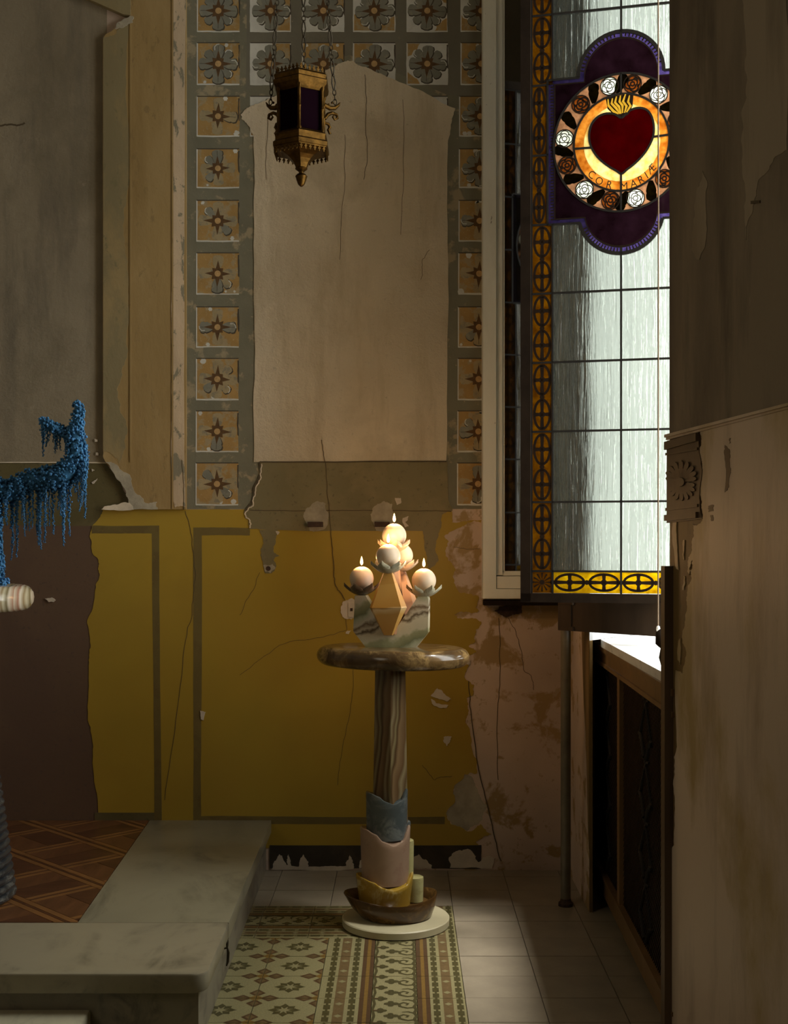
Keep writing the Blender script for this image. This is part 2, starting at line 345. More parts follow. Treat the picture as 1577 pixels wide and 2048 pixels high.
M['slab_stripe'] = banded('striped_onyx_slab', [(0,(.55,.48,.36)),(.2,(.34,.16,.10)),(.3,(.62,.56,.44)),(.45,(.28,.2,.1)),(.55,(.5,.44,.30)),(.7,(.17,.13,.06)),(.8,(.58,.50,.38)),(1,(.38,.2,.12))], 5, 1.2, (0,0,R(-12)), .18, 3, .8, bdir='X')
M['black_stone'] = marble('black_ribbed_stone', (.035,.038,.042), (.14,.14,.13), 9, .25, (.2,.5,.3), .08)
M['cord'] = plain('brown_cord', (.16,.11,.065), .8)
M['knob'] = plain('white_plastic_knob', (.7,.7,.66), .4)

# ------------------------------------------------------------------ room shell
ZC = 5.3
wb = MB().box(-3.2, .7455, YW, YW+.35, -.05, ZC).build('wall_back', M['plaster_pink'])
tag(wb, 'back wall of peeling painted plaster with rosette border and yellow dado', 'wall', kind='structure')
w3 = MB(); w3.box(-3.4, -3.2, -1.6, .3, -.05, ZC).box(-3.4, -3.2, 1.7, YW+.35, -.05, ZC).box(-3.4, -3.2, .3, 1.7, -.05, 1.9).box(-3.4, -3.2, .3, 1.7, 3.9, ZC).box(-3.4, -3.34, .3, 1.7, 1.9, 3.9)  # the recess is added to hold the fill light
tag(w3.build('wall_left', M['other_wall']), 'dim plaster side wall of the chapel beyond the blue flowers', 'wall', kind='structure')
tag(MB().box(-3.4, 2.0, -1.6, -1.4, -.05, ZC).build('wall_front', M['other_wall']), 'plaster wall opposite the rosette wall', 'wall', kind='structure')
tag(MB().box(-3.4, 2.0, -1.6, YW+.9, ZC, ZC+.1).build('ceiling', M['other_wall']), 'plain plaster ceiling of the chapel', 'ceiling', kind='structure')
floor = MB().box(-3.2, 2.0, -1.6, YW+.9, -.06, -.008).build('floor', M['grout'])
tag(floor, 'floor of beige cement tiles with a patterned tile carpet', 'floor', kind='structure')

def plan(mb, pts, z0, z1, m=0): return mb.poly([pts], lambda u, v, d: Vector((u, v, d)), z0, z1, m)
# right wall: far pier with splayed window reveal, breast under the sill, lintel, near pier
ZS = 1.08                                                # sill height
wr = MB()
plan(wr, [(.745,5.82),(.745,4.84),(1.42,5.72),(1.42,6.3),(.745,6.3)], ZS, ZC, 0)
plan(wr, [(.745,4.84),(.757,4.84),(.757,5.47),(1.42,5.47),(1.42,6.3),(.745,6.3)], -.05, ZS, 1)
plan(wr, [(1.10,3.42),(1.42,3.42),(1.42,5.47),(1.10,5.47)], -.05, ZS-.04, 0)
plan(wr, [(.76,3.40),(1.42,3.40),(1.42,5.74),(.76,4.86)], 4.2, ZC, 0)
wr_o = wr.build('wall_right', [M['reveal'], M['pier_paint']])
tag(wr_o, 'window wall with deep pale splayed reveal above the radiator cover', 'wall', kind='structure')
PY0, PX0, PS = 3.5, .769, .127                           # near pier face: X = PX0 + PS*(PY0-Y)
wp = MB(); plan(wp, [(.769,3.5),(PX0+PS*4.9,-1.4),(2.0,-1.4),(2.0,3.4),(1.42,3.42)], -.05, ZC)
wp_o = wp.build('wall_pier', M['pier_paint'])
tag(wp_o, 'wall pier of stained peeling plaster beside the window', 'wall', kind='structure')

# ------------------------------------------------------------------ back wall: layers of paint and plaster
def wpoly(name, pts, d, mat, parent=wb, d0=-.003):
    return MB().poly(pts if isinstance(pts[0][0], (tuple, list)) and isinstance(pts[0], list) else [pts], WM, d0, d, 0).build(name, mat, parent)
LFT = -560
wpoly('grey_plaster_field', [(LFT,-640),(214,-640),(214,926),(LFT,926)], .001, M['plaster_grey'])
# pilaster, proud of the niche, broken off at its foot
wpoly('pilaster', jag([(262,-640),(374,-640),(374,1019),(262,1019),(266,1000),(252,965),(214,925),(208,900),(208,82),(236,58),(262,38)], 3, 3, 2, keep=(0,1,2,7,10)), .022, M['pilaster'])
wpoly('pilaster_olive_strip', jag([(209,78),(236,70),(262,40),(262,300),(250,420),(260,560),(258,700),(236,780),(258,860),(240,928),(209,905)], 7, 4, 5, keep=(10,)), .0232, M['pilaster_olive'])
MB().poly([[(-560,-640),(264,-640),(264,36),(250,35),(165,-2),(0,-75),(-200,-165),(-560,-320)]], WM, -.002, .035).build('niche_arch_moulding', M['pilaster_olive'], wb)
wpoly('pilaster_ridge', [(262,-640),(266,-640),(266,925),(262,925)], .0255, M['pilaster'])
wpoly('pilaster_ridge', [(346,-640),(349,-640),(349,1018),(346,1018)], .0255, M['pilaster'])
wpoly('broken_mortar', jag([(236,52),(258,40),(270,38),(268,50),(252,58),(232,62)], 3, 3, 9), .0262, M['chip_grey'])
wpoly('cream_stripe', jag([(350,-640),(373,-640),(371,400),(373,1015),(352,1015),(344,900),(346,500)], 3, 5, 7), .0245, M['cream_stripe'])
wpoly('broken_mortar', jag([(214,925),(232,928),(262,950),(272,985),(290,1004),(316,1004),(318,1019),(258,1019),(254,990),(240,962)], 4, 3, 3), .0245, M['chip_grey'])
wpoly('broken_mortar', jag([(228,1010),(262,1006),(270,1019),(205,1019)], 3, 3, 8), .026, M['plaster_edge'])
# coffer paint
wpoly('coffer_paint', [(374,-640),(972,-640),(972,1018),(374,1018)], .0015, M['coffer'])
wpoly('coffer_paint', jag([(492,-640),(972,-640),(972,186),(895,190),(700,110),(492,180)], 4, 3, 4, keep=(0,1)), .0019, M['coffer_top'])
# the lower fields
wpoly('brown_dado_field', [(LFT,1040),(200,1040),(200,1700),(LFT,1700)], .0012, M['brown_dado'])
wpoly('olive_frieze_field', jag([(LFT,926),(214,926),(240,962),(254,990),(262,1019),(208,1020),(200,1048),(182,1052),(LFT,1050)], 3, 3, 6, keep=(0,8)), .0024, M['frieze_dark'])
yl = [(206,1019),(496,1019),(905,1019),(905,1045),(963,1040),(963,1046),(935,1044),(918,1056),(889,1072),(898,1082),(892,1099),(898,1122),(908,1132),(906,1152),(914,1178),(936,1187),(957,1192),
      (952,1214),(960,1222),(935,1224),(909,1229),(915,1236),(938,1237),(963,1243),(952,1259),(951,1282),(938,1294),(953,1305),(938,1313),(938,1332),(930,1350),(938,1362),(949,1370),(947,1390),(934,1397),
      (938,1420),(932,1440),(940,1458),(947,1508),(955,1546),(930,1548),(909,1572),(911,1602),(893,1626),(902,1648),(936,1663),(962,1648),(984,1668),(952,1683),(962,1694),(962,1696),(200,1696),
      (196,1600),(186,1500),(176,1440),(178,1330),(182,1290),(175,1240),(190,1190),(200,1150),(199,1128),(184,1100),(181,1068),(184,1056),(202,1030)]
wpoly('yellow_dado_paint', jag(yl, 4, 3, 11, keep=(0,1,50,51)), .0032, M['yellow'])
def stripe(pts, m='dado_stripe', nm='painted_stripe', d=.0036, j=1.0, s=1): wpoly(nm, jag(pts, j, 4, s), d, M[m])
stripe([(184,1051),(319,1051),(324,1640),(309,1640),(304,1067),(184,1067)], s=2)
stripe([(387,1055),(500,1056),(500,1071),(404,1071),(403,1500),(403,1640),(387,1640),(387,1400)], s=3)
stripe([(403,1632),(600,1633),(890,1633),(890,1648),(600,1648),(403,1646)], s=4)
stripe([(540,1690),(963,1690),(962,1737),(540,1737)], 'skirting', 'skirting_paint', .0042, .8, 5)
wpoly('skirting_paint', [(190,1625),(309,1625),(309,1646),(190,1646)], .0036, M['frieze_dark'])
# olive frieze under the gable field, with its torn left end
fr = [(520,925),(895,924),(897,1000),(905,1022),(884,1030),(880,1060),(872,1090),(878,1120),(858,1140),(850,1100),(846,1062),(560,1060),(500,1058),(499,1036),(488,1026),(492,1018),(504,1012),(508,990),(518,962)]
wpoly('olive_frieze_field', jag(fr, 3, 3, 12, keep=(0,1)), .0056, M['frieze'])
wpoly('frieze_upper_band', jag([(566,926),(892,926),(892,994),(566,996)], 1, 3, 13), .0062, M['frieze'])
wpoly('frieze_crack', ribbon(wobble([(521,926),(519,952),(508,982),(504,1008),(491,1022)], 4, 3, 3), 3.2), .0068, M['crack'])
wpoly('frieze_broken_edge', ribbon(wobble([(524,928),(523,955),(511,985),(507,1012),(495,1022),(490,1028),(500,1040),(500,1056)], 3, 5, 3), 2.2), .0072, M['plaster_edge'])
wpoly('torn_paint_tongue', jag([(520,1060),(556,1060),(552,1085),(548,1105),(560,1112),(548,1120),(552,1135),(545,1145),(530,1144),(526,1122),(522,1100),(527,1082)], 3, 3, 14), .0050, M['frieze'])
wpoly('screw_hole', jag([(527,1130),(546,1128),(551,1138),(542,1146),(530,1143)], 2, 2, 15), .0058, M['chip_grey'])
wpoly('screw_hole', circ(537,1137,5,10), .0066, M['rust'])
wpoly('frieze_joint', ribbon(wobble([(318,1019.5),(400,1020),(488,1020),(560,1021),(640,1021),(760,1021),(840,1022),(905,1022)], 1, 6, 2), 1.6), .0270, M['crack']) if False else None
wpoly('frieze_joint', ribbon(wobble([(500,1020),(560,1021),(640,1021),(760,1021),(840,1022),(903,1023)], 1.2, 6, 3), 1.5), .0070, M['crack'])
wpoly('ledge_line', ribbon(wobble([(LFT,925),(0,925),(120,925),(214,926)], 1.0, 9, 3), 2.2), .006, M['plaster_edge'])
wpoly('ledge_line', ribbon(wobble([(520,924),(640,924),(760,923),(893,923)], .8, 19, 3), 2.2), .0085, M['crack'])
# the plaster field with a gabled top
gb = [(482,230),(500,214),(530,203),(600,170),(660,138),(694,123),(708,123),(735,136),(790,160),(865,194),(911,217),(902,250),(896,300),(898,600),(893,924),(508,924),(511,700),(508,420),(508,276),(500,255),(484,240)]
wpoly('gabled_plaster_field', jag(gb, 3, 3, 21, keep=(14,)), .0048, M['plaster_cream'])
# small marks: chips, plugs, cracks
for k, (pts, am) in enumerate([([(862,1392),(875,1376),(884,1380),(903,1398),(897,1402),(878,1398)], 2), ([(862,1398),(872,1406),(898,1410),(892,1416),(872,1412),(864,1406)], 2),
        ([(888,1474),(904,1473),(900,1484),(893,1492),(887,1481)], 2), ([(91,1197),(104,1195),(112,1200),(108,1204),(98,1204)], 1), ([(790,996),(802,996),(803,1006),(794,1010)], 1),
        ([(806,1036),(818,1032),(816,1040),(811,1044),(818,1052),(812,1055),(806,1046)], 1), ([(401,1421),(412,1424),(408,1440),(402,1438)], 1), ([(694,1262),(703,1261),(698,1268),(692,1267)], 1),
        ([(933,1318),(941,1320),(939,1330),(934,1328)], 1), ([(552,1062),(560,1064),(556,1070)], 1), ([(184,965),(196,957),(192,963),(186,968)], 1), ([(184,938),(190,941),(185,943)], 1),
        ([(190,878),(196,880),(195,884),(190,884)], 1), ([(192,905),(198,907),(197,911),(192,911)], 1)]):
    wpoly('plaster_chip', jag(pts, am, 3, 30+k), .0076, M['chip'])
for k, (x, w) in enumerate([(560,14),(608,10),(578,5),(840,24),(700,8),(725,6)]):
    wpoly('skirting_chip', jag([(x-w,1737),(x-w*.8,1722),(x-w*.1,1708),(x+w*.5,1718),(x+w,1730),(x+w,1737)], 3, 3, 60+k), .0052, M['chip'])
wpoly('skirting_chip', jag([(900,1735),(898,1715),(912,1702),(936,1697),(952,1712),(958,1724),(975,1712),(990,1716),(985,1737)], 3, 3, 68), .0054, M['chip'])
wpoly('skirting_chip', jag([(560,1730),(640,1733),(700,1731),(700,1738),(540,1738)], 3, 4, 69), .0050, M['chip'])
for k, (pth, w, d) in enumerate([
        ([(371,1022),(385,1080),(392,1150),(385,1230),(372,1280),(355,1420),(330,1600)], 1.3, .0042), ([(644,880),(652,930),(657,1000),(664,1080),(668,1150),(676,1180),(690,1200)], 1.3, .0080),
        ([(366,920),(370,1019)], 1.2, .0255), ([(730,150),(733,220),(735,300),(728,360)], 1.3, .0056), ([(690,270),(690,380),(680,520)], 1.0, .0056), ([(806,200),(808,350),(802,470)], 1.0, .0056),
        ([(536,230),(533,360)], 1.0, .0056), ([(706,1325),(704,1400),(688,1480),(676,1570)], 1.1, .0042), ([(690,1215),(694,1260),(640,1275),(560,1290),(480,1350)], 1.0, .0042), ([(520,1145),(500,1190),(480,1230)], 1.0, .0042),
        ([(998,1236),(1000,1320),(996,1420),(997,1560)], 1.8, .0012), ([(1018,1236),(1038,1280),(1048,1340),(1062,1350),(1068,1380)], 1.3, .0012), ([(938,1362),(942,1420),(958,1540),(985,1650),(1003,1722)], 2.2, .0042),
        ([(908,1094),(960,1098)], 1.0, .0012), ([(845,1530),(870,1560),(905,1552)], 1.0, .0042), ([(842,560),(845,520),(860,500)], 1.0, .0056), ([(0,252),(28,250),(50,246)], 4, .0025)]):
    wpoly('crack', ribbon(wobble(pth, 3, 80+k, 3), w*.8), d, M['crack'])
for x in (632, 765):                                     # stubs of sawn-off iron brackets in mortar sockets
    s = MB().poly([jag([(x-20,1018),(x+4,1002),(x+20,1008),(x+26,1030),(x+18,1058),(x-12,1062),(x-22,1040)], 3, 3, x)], WM, -.002, .0078).build('mortar_socket', M['chip_grey'], wb)
    a = WM(x-15, 1044, 0); b = WM(x+15, 1054, 0)
    MB().box(a.x, b.x, YW-.045, YW, b.z, a.z).build('iron_stub', M['rust'], s)
s = MB().poly([jag([(686,1204),(700,1198),(712,1200),(712,1236),(694,1238),(684,1228),(682,1214)], 3, 3, 71)], WM, -.002, .0072).build('junction_box', M['chip'], wb)
a = WM(697, 1204); b = WM(713, 1234); MB().box(a.x, b.x, YW-.012, YW, b.z, a.z).build('box_plate', M['chip'], s)
a = WM(701, 1216); b = WM(706, 1222); MB().box(a.x, b.x, YW-.014, YW, b.z, a.z).build('box_hole', M['rust'], s)
wpoly('broken_brick', jag([(1000,1213),(1045,1211),(1044,1226),(1020,1232),(1004,1230),(990,1222)], 3, 3, 72), .012, M['rust'])
wpoly('ochre_stain_patch', jag([(890,1558),(925,1545),(948,1560),(960,1590),(975,1610),(965,1640),(935,1662),(905,1650),(893,1628),(908,1604),(908,1575)], 4, 3, 73), .0010, M['chip_grey'])

# painted rosette panels
def petal(cx, cy, a, r0, r1, w):
    out = []; n = 10
    for i in range(n+1):
        t = i/n; r = r0+(r1-r0)*t; hw = w*(math.sin(math.pi*min(1, t*.62+.08))**.8)*(1 if t < .86 else math.sqrt(max(0, 1-((t-.86)/.15)**2)))
        if 3 < i < 8 and i % 3 == 0: hw *= .88
        out.append((r, hw))
    ca, sa = math.cos(a), math.sin(a)
    L = [(cx+r*ca-h*sa, cy+r*sa+h*ca) for r, h in out]; Rr = [(cx+r*ca+h*sa, cy+r*sa-h*ca) for r, h in out]
    return L+Rr[::-1]
def rosette(x0, x1, y0, y1, seed, ground, fresh):
    rnd = random.Random(seed); mb = MB(); cx, cy = (x0+x1)/2, (y0+y1)/2; w = x1-x0; h = y1-y0; S = min(w, h)
    def pl(pts, d, m): mb.poly([pts], WM, 0, d, m, flat=True)
    mb.poly([jag([(x0,y0),(x1,y0),(x1,y1),(x0,y1)], 1.2, 4, seed)], WM, .0005, .0023, 0 if ground == 'o' else 1)
    if ground == 'w':                                    # rests of ochre on the chalk ground
        for k in range(rnd.choice((1, 2, 2))):
            qx, qy = rnd.choice(((x0, y0), (x1, y0), (x0, y1), (x1, y1))); sx = 1 if qx == x0 else -1; sy = 1 if qy == y0 else -1
            L = S*rnd.uniform(.3, .5)
            pl(jag([(qx+sx*1.5,qy+sy*1.5),(qx+sx*L,qy+sy*1.5),(qx+sx*L*.8,qy+sy*L*.5),(qx+sx*L*.45,qy+sy*L*.7),(qx+sx*1.5,qy+sy*L)], 3, 3, seed+k, keep=(0,4)), .0025, 0)
    else:
        for k in range(2):
            qx, qy = x0+rnd.uniform(.05,.95)*w, y0+rnd.choice((.06,.93))*h; e = S*rnd.uniform(.03,.08)
            pl(jag(circ(qx, qy, e, 6), 2, 2, seed+k), .0025, 1)
    pl([(x0-.5,y0),(x0+2.0,y0),(x0+1.6,y1),(x0-.5,y1)], .00262, 1); pl(jag([(x0,y1-2.4),(x1,y1-2.0),(x1,y1+.6),(x0,y1+.6)], 1, 3, seed), .00264, 1)
    pl(jag([(x1-2.2,y0+4),(x1+.6,y0+4),(x1+.6,y0+h*.62),(x1-2.2,y0+h*.55)], 1, 3, seed+1), .0026, 3); pl([(x0,y0-1),(x1,y0-1),(x1,y0+1),(x0,y0+1)], .00263, 3)
    a0 = rnd.uniform(-.06, .06)
    order = [1,3,5,7,0,2,4,6]
    for i, k in enumerate(order):
        big = k % 2 == 0
        a = a0+k*math.pi/4; r1 = S*(.47 if big else .43)*rnd.uniform(.94, 1.02); ww = S*(.135 if big else .10)
        vis = fresh or rnd.random() < .22
        if not fresh and not big and not vis: continue
        if vis: pl(petal(cx+S*.012, cy+S*.016, a, S*.1, r1*1.03, ww*1.13), .00268+i*.00006, 3)
        pl(petal(cx, cy, a, S*.1, r1, ww), .00270+i*.00006, 2 if (fresh or (vis and rnd.random() < .7)) else 6)
        if vis and big: pl(ribbon([(cx+r*math.cos(a), cy+r*math.sin(a)) for r in (S*.26, r1*.94)], .9), .00274+i*.00006, 3)
        if vis and rnd.random() < .4:
            pl(ribbon([(cx+r1*rr*math.cos(a+o), cy+r1*rr*math.sin(a+o)) for rr, o in ((.72,-.26),(.9,-.22),(1.0,-.08),(1.02,.05))], 1.6), .00276+i*.00006, 1)
    st = []
    for k in range(16):
        a = a0+k*math.pi/8; r = S*(.34 if k % 4 == 0 else .20 if k % 2 == 0 else .14)*rnd.uniform(.9, 1.05); st.append((cx+r*math.cos(a), cy+r*math.sin(a)))
    pl(st, .0033, 4); pl(circ(cx, cy, S*.075, 14), .0034, 5)
    return mb.build('painted_rosette_panel', [M['ochre'], M['panel_white'], M['petal'], M['petal_line'], M['star'], M['boss'], M['petal_worn']], wb, fixn=False)
rowsL = [(-124,-42),(-20,64),(86,170),(193,273),(298,376),(401,483),(506,589),(614,695),(717,800),(822,904),(926,1010)]
for i, (a, b) in enumerate(rowsL):
    k = i/10; rosette(395-3*k, 480-3*k, a, b, 100+i, 'o', i < 3)
    if i >= 3: rosette(921-6*k, 1004-6*k, a, b, 200+i, 'o', i < 5)
for j, (a, b) in enumerate([(501,582),(605,689),(707,791),(814,896),(922,1004)]):
    for i in range(3): rosette(a, b, rowsL[i][0], rowsL[i][1], 300+j*7+i, 'o' if (j, i) in ((1,2),(4,2)) else 'w', True)
    if j < 4: rosette(a, b, 193, 273, 360+j, 'w', True)

# far pier strip: peeling paint on the face that looks into the room
def SM(y, z, d): return Vector((.745-d, y, z))
MB().poly([jag([(4.85,.0),(5.47,.0),(5.47,1.25),(4.85,1.25)], .004, 3, 3)], SM, -.002, .001).build('bare_strip_plaster', M['plaster_pink'], wr_o)
MB().poly([[(4.842,.25),(4.87,.34),(4.90,.55),(4.93,.7),(4.98,.82),(5.02,1.0),(5.06,1.25),(4.842,1.25)]], SM, -.001, .003).build('brown_strip_paint', M['pier_paint'], wr_o)
MB().poly([[(4.842,1.25),(5.47,1.25),(5.47,ZC-.02),(4.842,ZC-.02)]], SM, -.001, .002).build('upper_strip_paint', M['pier_upper'], wr_o)

# ------------------------------------------------------------------ near pier: layers
def PM(px, py, d=0.0):
    k = (px-CX)/F; Y = (PX0+PS*PY0)/(k+PS); p = Vector((k*Y, Y, HC-(py-CY)/F*Y)); n = Vector((-1, -PS, 0)).normalized(); return p+n*d
def ppoly(name, pts, d, mat, d0=-.003): return MB().poly([pts], PM, d0, d).build(name, mat, wp_o)
def ledge_y(x): return 874+(x-1339)*(813-874)/238
ppoly('upper_plaster', [(1341,-560),(1700,-760),(1700,ledge_y(1700)),(1341,ledge_y(1341))], .002, M['pier_upper'])
ppoly('pale_scar', jag([(1396,380),(1408,342),(1418,372),(1416,470),(1402,520),(1386,500),(1390,440)], 4, 3, 2), .0035, M['pier_scar'])
ppoly('pale_scar', jag([(1488,0),(1577,-40),(1577,300),(1520,360),(1495,480),(1488,300),(1498,160)], 8, 4, 3), .003, M['pier_scar'])
ppoly('nail_mark', jag([(1506,402),(1524,401),(1524,406),(1506,408)], 1, 2, 3), .005, M['crack'])
lp = [(1402,ledge_y(1402)),(1700,ledge_y(1700)),(1700,2300),(1341,2300),(1342,2044),(1346,1900),(1344,1730),(1352,1690),(1350,1560),(1362,1470),(1358,1400),(1372,1330),(1368,1270),(1376,1200),(1386,1160),(1388,1120),(1382,1150),(1378,1142),(1388,1100),(1388,1048),(1408,1042),(1404,990),(1408,930),(1400,905)]
ppoly('peeling_pier_plaster', jag(lp, 5, 4, 41, keep=(0,1,2,3)), .004, M['pier_plaster'])
for k, pts in enumerate([[(1454,890),(1464,900),(1464,930),(1466,945),(1462,975),(1454,985),(1456,960),(1452,905)], [(1421,1012),(1432,1010),(1431,1022),(1421,1024)], [(1426,1030),(1430,1030),(1430,1042),(1427,1042)], [(1463,876),(1466,876),(1466,886),(1463,888)]]):
    ppoly('missing_plaster_spot', jag(pts, 2, 3, 50+k), .0048, M['pier_wood'])
for k, pts in enumerate([[(1348,1040),(1356,1045),(1358,1110),(1360,1140),(1355,1138),(1347,1080)], [(1369,1080),(1372,1080),(1371,1120),(1369,1118)], [(1370,1152),(1372,1152),(1371,1180),(1367,1180)], [(1360,1280),(1364,1276),(1362,1330),(1358,1320)], [(1354,1340),(1374,1350),(1372,1480),(1362,1600),(1356,1480)]]):
    ppoly('paint_flake_scar', jag(pts, 2, 3, 55+k), .003, M['pier_plaster'])
# moulded ledge along the pier and the carved frieze block under it
lm = MB()
for x0, x1 in ((1337, 1700),):
    for (o0, o1, d) in ((-5, 1, .012), (1, 6, .007)):
        lm.poly([[(x0,ledge_y(x0)+o0),(x1,ledge_y(x1)+o0),(x1,ledge_y(x1)+o1),(x0,ledge_y(x0)+o1)]], PM, -.004, d)
lm.build('ledge_moulding', M['pier_plaster'], wp_o)
fb = ppoly('frieze_block', jag([(1338,882),(1402,864),(1403,905),(1409,940),(1404,990),(1409,1038),(1338,1046)], 2, 3, 61, keep=(0,5,6)), .006, M['pier_wood'])
for (a, b, c, d_) in ((884,866,900,.014),(906,895,911,.010),(1016,1008,1022,.010),(1030,1024,1042,.014)):
    MB().poly([[(1338,a),(1402,b),(1402,b+(c-a)),(1338,c)]], PM, .004, d_).build('frieze_moulding', M['pier_wood'], fb)
orn = MB()
for k in range(9):
    a = math.pi*(k+.5)/9; L = 34+14*math.sin(a)
    orn.poly([petal(1370, 962, -a, 4, L*.85, 4.5)], PM, .005, .011); orn.poly([petal(1370, 966, a, 4, L*.75, 4)], PM, .005, .010)
orn.poly([circ(1370,964,9,12)], PM, .005, .014); orn.build('carved_palmette', M['pier_wood'], fb)
# vertical board and scroll bracket on the pier's window edge
ed = MB(); ed.box(.748, .79, 3.47, 3.52, -.0, Zat(1132, 3.5))
ed.build('edge_board', M['pier_wood'], wp_o, smooth=30)
MB().tube([P(1326,1258,3.55), P(1320,1266,3.55), P(1322,1285,3.55), P(1330,1296,3.54), P(1326,1315,3.54), P(1332,1350,3.53)], [.005,.012,.016,.012,.011,.006], 8).build('scroll_bracket', M['dark_wood'], wp_o, smooth=60)

# ------------------------------------------------------------------ sill, radiator cover, pipe, apron board
sl = MB(); plan(sl, [(.775,3.44),(1.42,3.44),(1.42,5.71),(.80,4.90)], ZS-.03, ZS)
tag(sl.build('window_sill', M['sill']), 'white marble window sill on top of the radiator cover', 'sill', kind='structure')
rc = thing('radiator_cover', (.80, 4.4, 0), 'brown wooden radiator cover with dark wire mesh panels under the window', 'radiator cover')
ya, yb, xa, xb = 3.46, 5.37, .779, .831
def RC(y, z, d): return Vector((xa+(xb-xa)*(y-ya)/(yb-ya)-d, y, z))
def rpanel(mb, y0, y1, z0, z1, d0, d1): mb.poly([[(y0,z0),(y1,z0),(y1,z1),(y0,z1)]], RC, d0, d1)
ym = 4.52
for nm, y0, y1, z0, z1 in (('top_rail',ya,yb,.985,1.05),('bottom_rail',ya,yb,.045,.12),('stile',ya,ya+.06,.12,.985),('stile',yb-.09,yb,.12,.985),('middle_stile',ym-.028,ym+.028,.12,.985)):
    m = MB(); rpanel(m, y0, y1, z0, z1, -.02, .006); m.build(nm, M['cover_wood'], rc)
m = MB(); rpanel(m, ya, yb, .97, .985, -.01, .013); rpanel(m, ya, yb, .12, .132, -.01, .013); rpanel(m, ya, yb, 1.03, 1.05, 0, .014); m.build('bead_moulding', M['cover_wood'], rc)
m = MB(); rpanel(m, ya, yb, .0, 1.03, -.03, -.022); m.build('backing', M['cloth'], rc)
for y0, y1 in ((ya+.06, ym-.028), (ym+.028, yb-.09)):
    m = MB(); z0, z1 = .132, .97
    k = y0-(z1-z0)
    while k < y1:                                         # crossed wires
        for s in (1, -1):
            a = max(y0, k); b = min(y1, k+(z1-z0))
            if b > a:
                za, zb = (z0+a-k, z0+b-k) if s > 0 else (z1-(a-k), z1-(b-k))
                m.bar(RC(a, za, -.012-.002*s), RC(b, zb, -.012-.002*s), (1,0,0), .0028, .0028)
        k += .022
    pn = m.build('wire_mesh_panel', M['mesh_metal'], rc, fixn=False)
    o = MB(); yc = (y0+y1)/2                              # cast scroll ornament behind the mesh
    for s in (-1, 1):
        for zz in (.25, .45, .65, .85):
            o.tube([RC(yc+s*(.02+.10*math.sin(t*.45))*min(1, (y1-y0)/.5), zz-.09+.02*t+.03*math.sin(t), -.008) for t in range(10)], [.010-.0006*t for t in range(10)], 6)
    o.build('scroll_ornament', M['lead'], pn, smooth=60)
pp = thing('heating_pipe', (.662, 4.93, 0), 'vertical grey-brown pipe standing in the corner below the window board', 'pipe')
m = MB(); m.lathe([(.0205,0),(.0205,1.135)], (.662,4.93,0), 16); m.build('tube', plain('grey_brown_pipe_paint', (.14,.115,.075), .35, var=.3, scale=10), pp, smooth=40)
m = MB(); m.lathe([(.03,0),(.03,.012),(.0225,.02),(.0205,.03)], (.662,4.93,0), 16); m.build('floor_collar', M['rust'], pp, smooth=40)
ab = thing('window_apron_board', (.80, 4.8, 1.12), 'dark wooden board with moulded end bracket under the stained glass casement', 'board')
m = MB(); A = Vector((.662,4.885,1.18)); B = Vector((.985,4.545,1.18)); m.bar(A, B, (0,0,1), .03, .125); m.build('board', M['dark_wood'], ab)
m = MB(); dd = (B-A).normalized()
for (t, w, z0, z1) in ((0,.062,1.118,1.245),(.012,.075,1.222,1.245),(.012,.072,1.118,1.135)):
    m.bar(A+dd*t-dd*.03+Vector((0,0,(z0+z1)/2-1.18)), A+dd*t+dd*.035+Vector((0,0,(z0+z1)/2-1.18)), (0,0,1), w*.7, z1-z0)
m.build('end_bracket', M['dark_wood'], ab)
m = MB(); Ac = A+Vector((0,0,.062)); m.bar(Vector((.36,5.40,1.205)), Vector((.74,5.40,1.205)), (0,0,1), .09, .022); 
tag(m.build('trim_1', M['leaf_frame']), 'dark ledge on the wall under the white glazed frame', 'trim', kind='structure')

# ------------------------------------------------------------------ open stained glass casement
LA = Vector((Xat(1043, 4.70), 4.70, 0)); LANG = R(13.7); LU = Vector((math.cos(LANG), -math.sin(LANG), 0)); LN = Vector((-math.sin(LANG), -math.cos(LANG), 0))
def LM(px, py, d=0.0):
    k = (px-CX)/F; u = (k*LA.y-LA.x)/(LU.x-k*LU.y); Y = LA.y+LU.y*u
    return LA+LU*u+Vector((0, 0, HC-(py-CY)/F*Y))+LN*d
# the glass is drawn in the plane's own pixels-like units: rectify so that verticals and horizontals are true
PXM = F/LM(1245, 600).y
def GL(x, y, d=0.0):                                     # x, y in image pixels as they would be at the leaf's middle depth
    k = (x-CX)/F; u = (k*LA.y-LA.x)/(LU.x-k*LU.y); return LA+LU*u+Vector((0, 0, HC-(y-CY)/PXM))+LN*d
w1 = thing('window_1', (LM(1245,1200).x, LM(1245,1200).y, LM(1245,1205).z), 'open casement of leaded stained glass with red heart medallion and amber border', 'window', kind='structure')
def g(name, loops, mat, d0=-.002, d1=.002, parent=w1): return MB().poly(loops if isinstance(loops[0], list) else [loops], GL, d0, d1).build(name, mat, parent)
G = {}
G['amber'] = glass('amber_glass', (.44,.265,.018), .6, .03, c2=(.22,.11,.006), scale=30)
G['yellow'] = glass('yellow_glass', (.74,.58,.045), .5, .05, c2=(.46,.30,.018), scale=30)
G['clear'] = glass('ribbed_cathedral_glass', (.585,.615,.575), .96, .04, ripple=True)
G['violet'] = glass('dark_violet_glass', (.085,.048,.065), .6, .03, c2=(.05,.026,.034), scale=14)
G['violet_band'] = glass('violet_edge_glass', (.27,.22,.40), .9, .03, c2=(.15,.12,.25), scale=60)
G['gold'] = glass('gold_stained_glass', (.74,.46,.16), .3, .03, c2=(.42,.18,.03), scale=38)
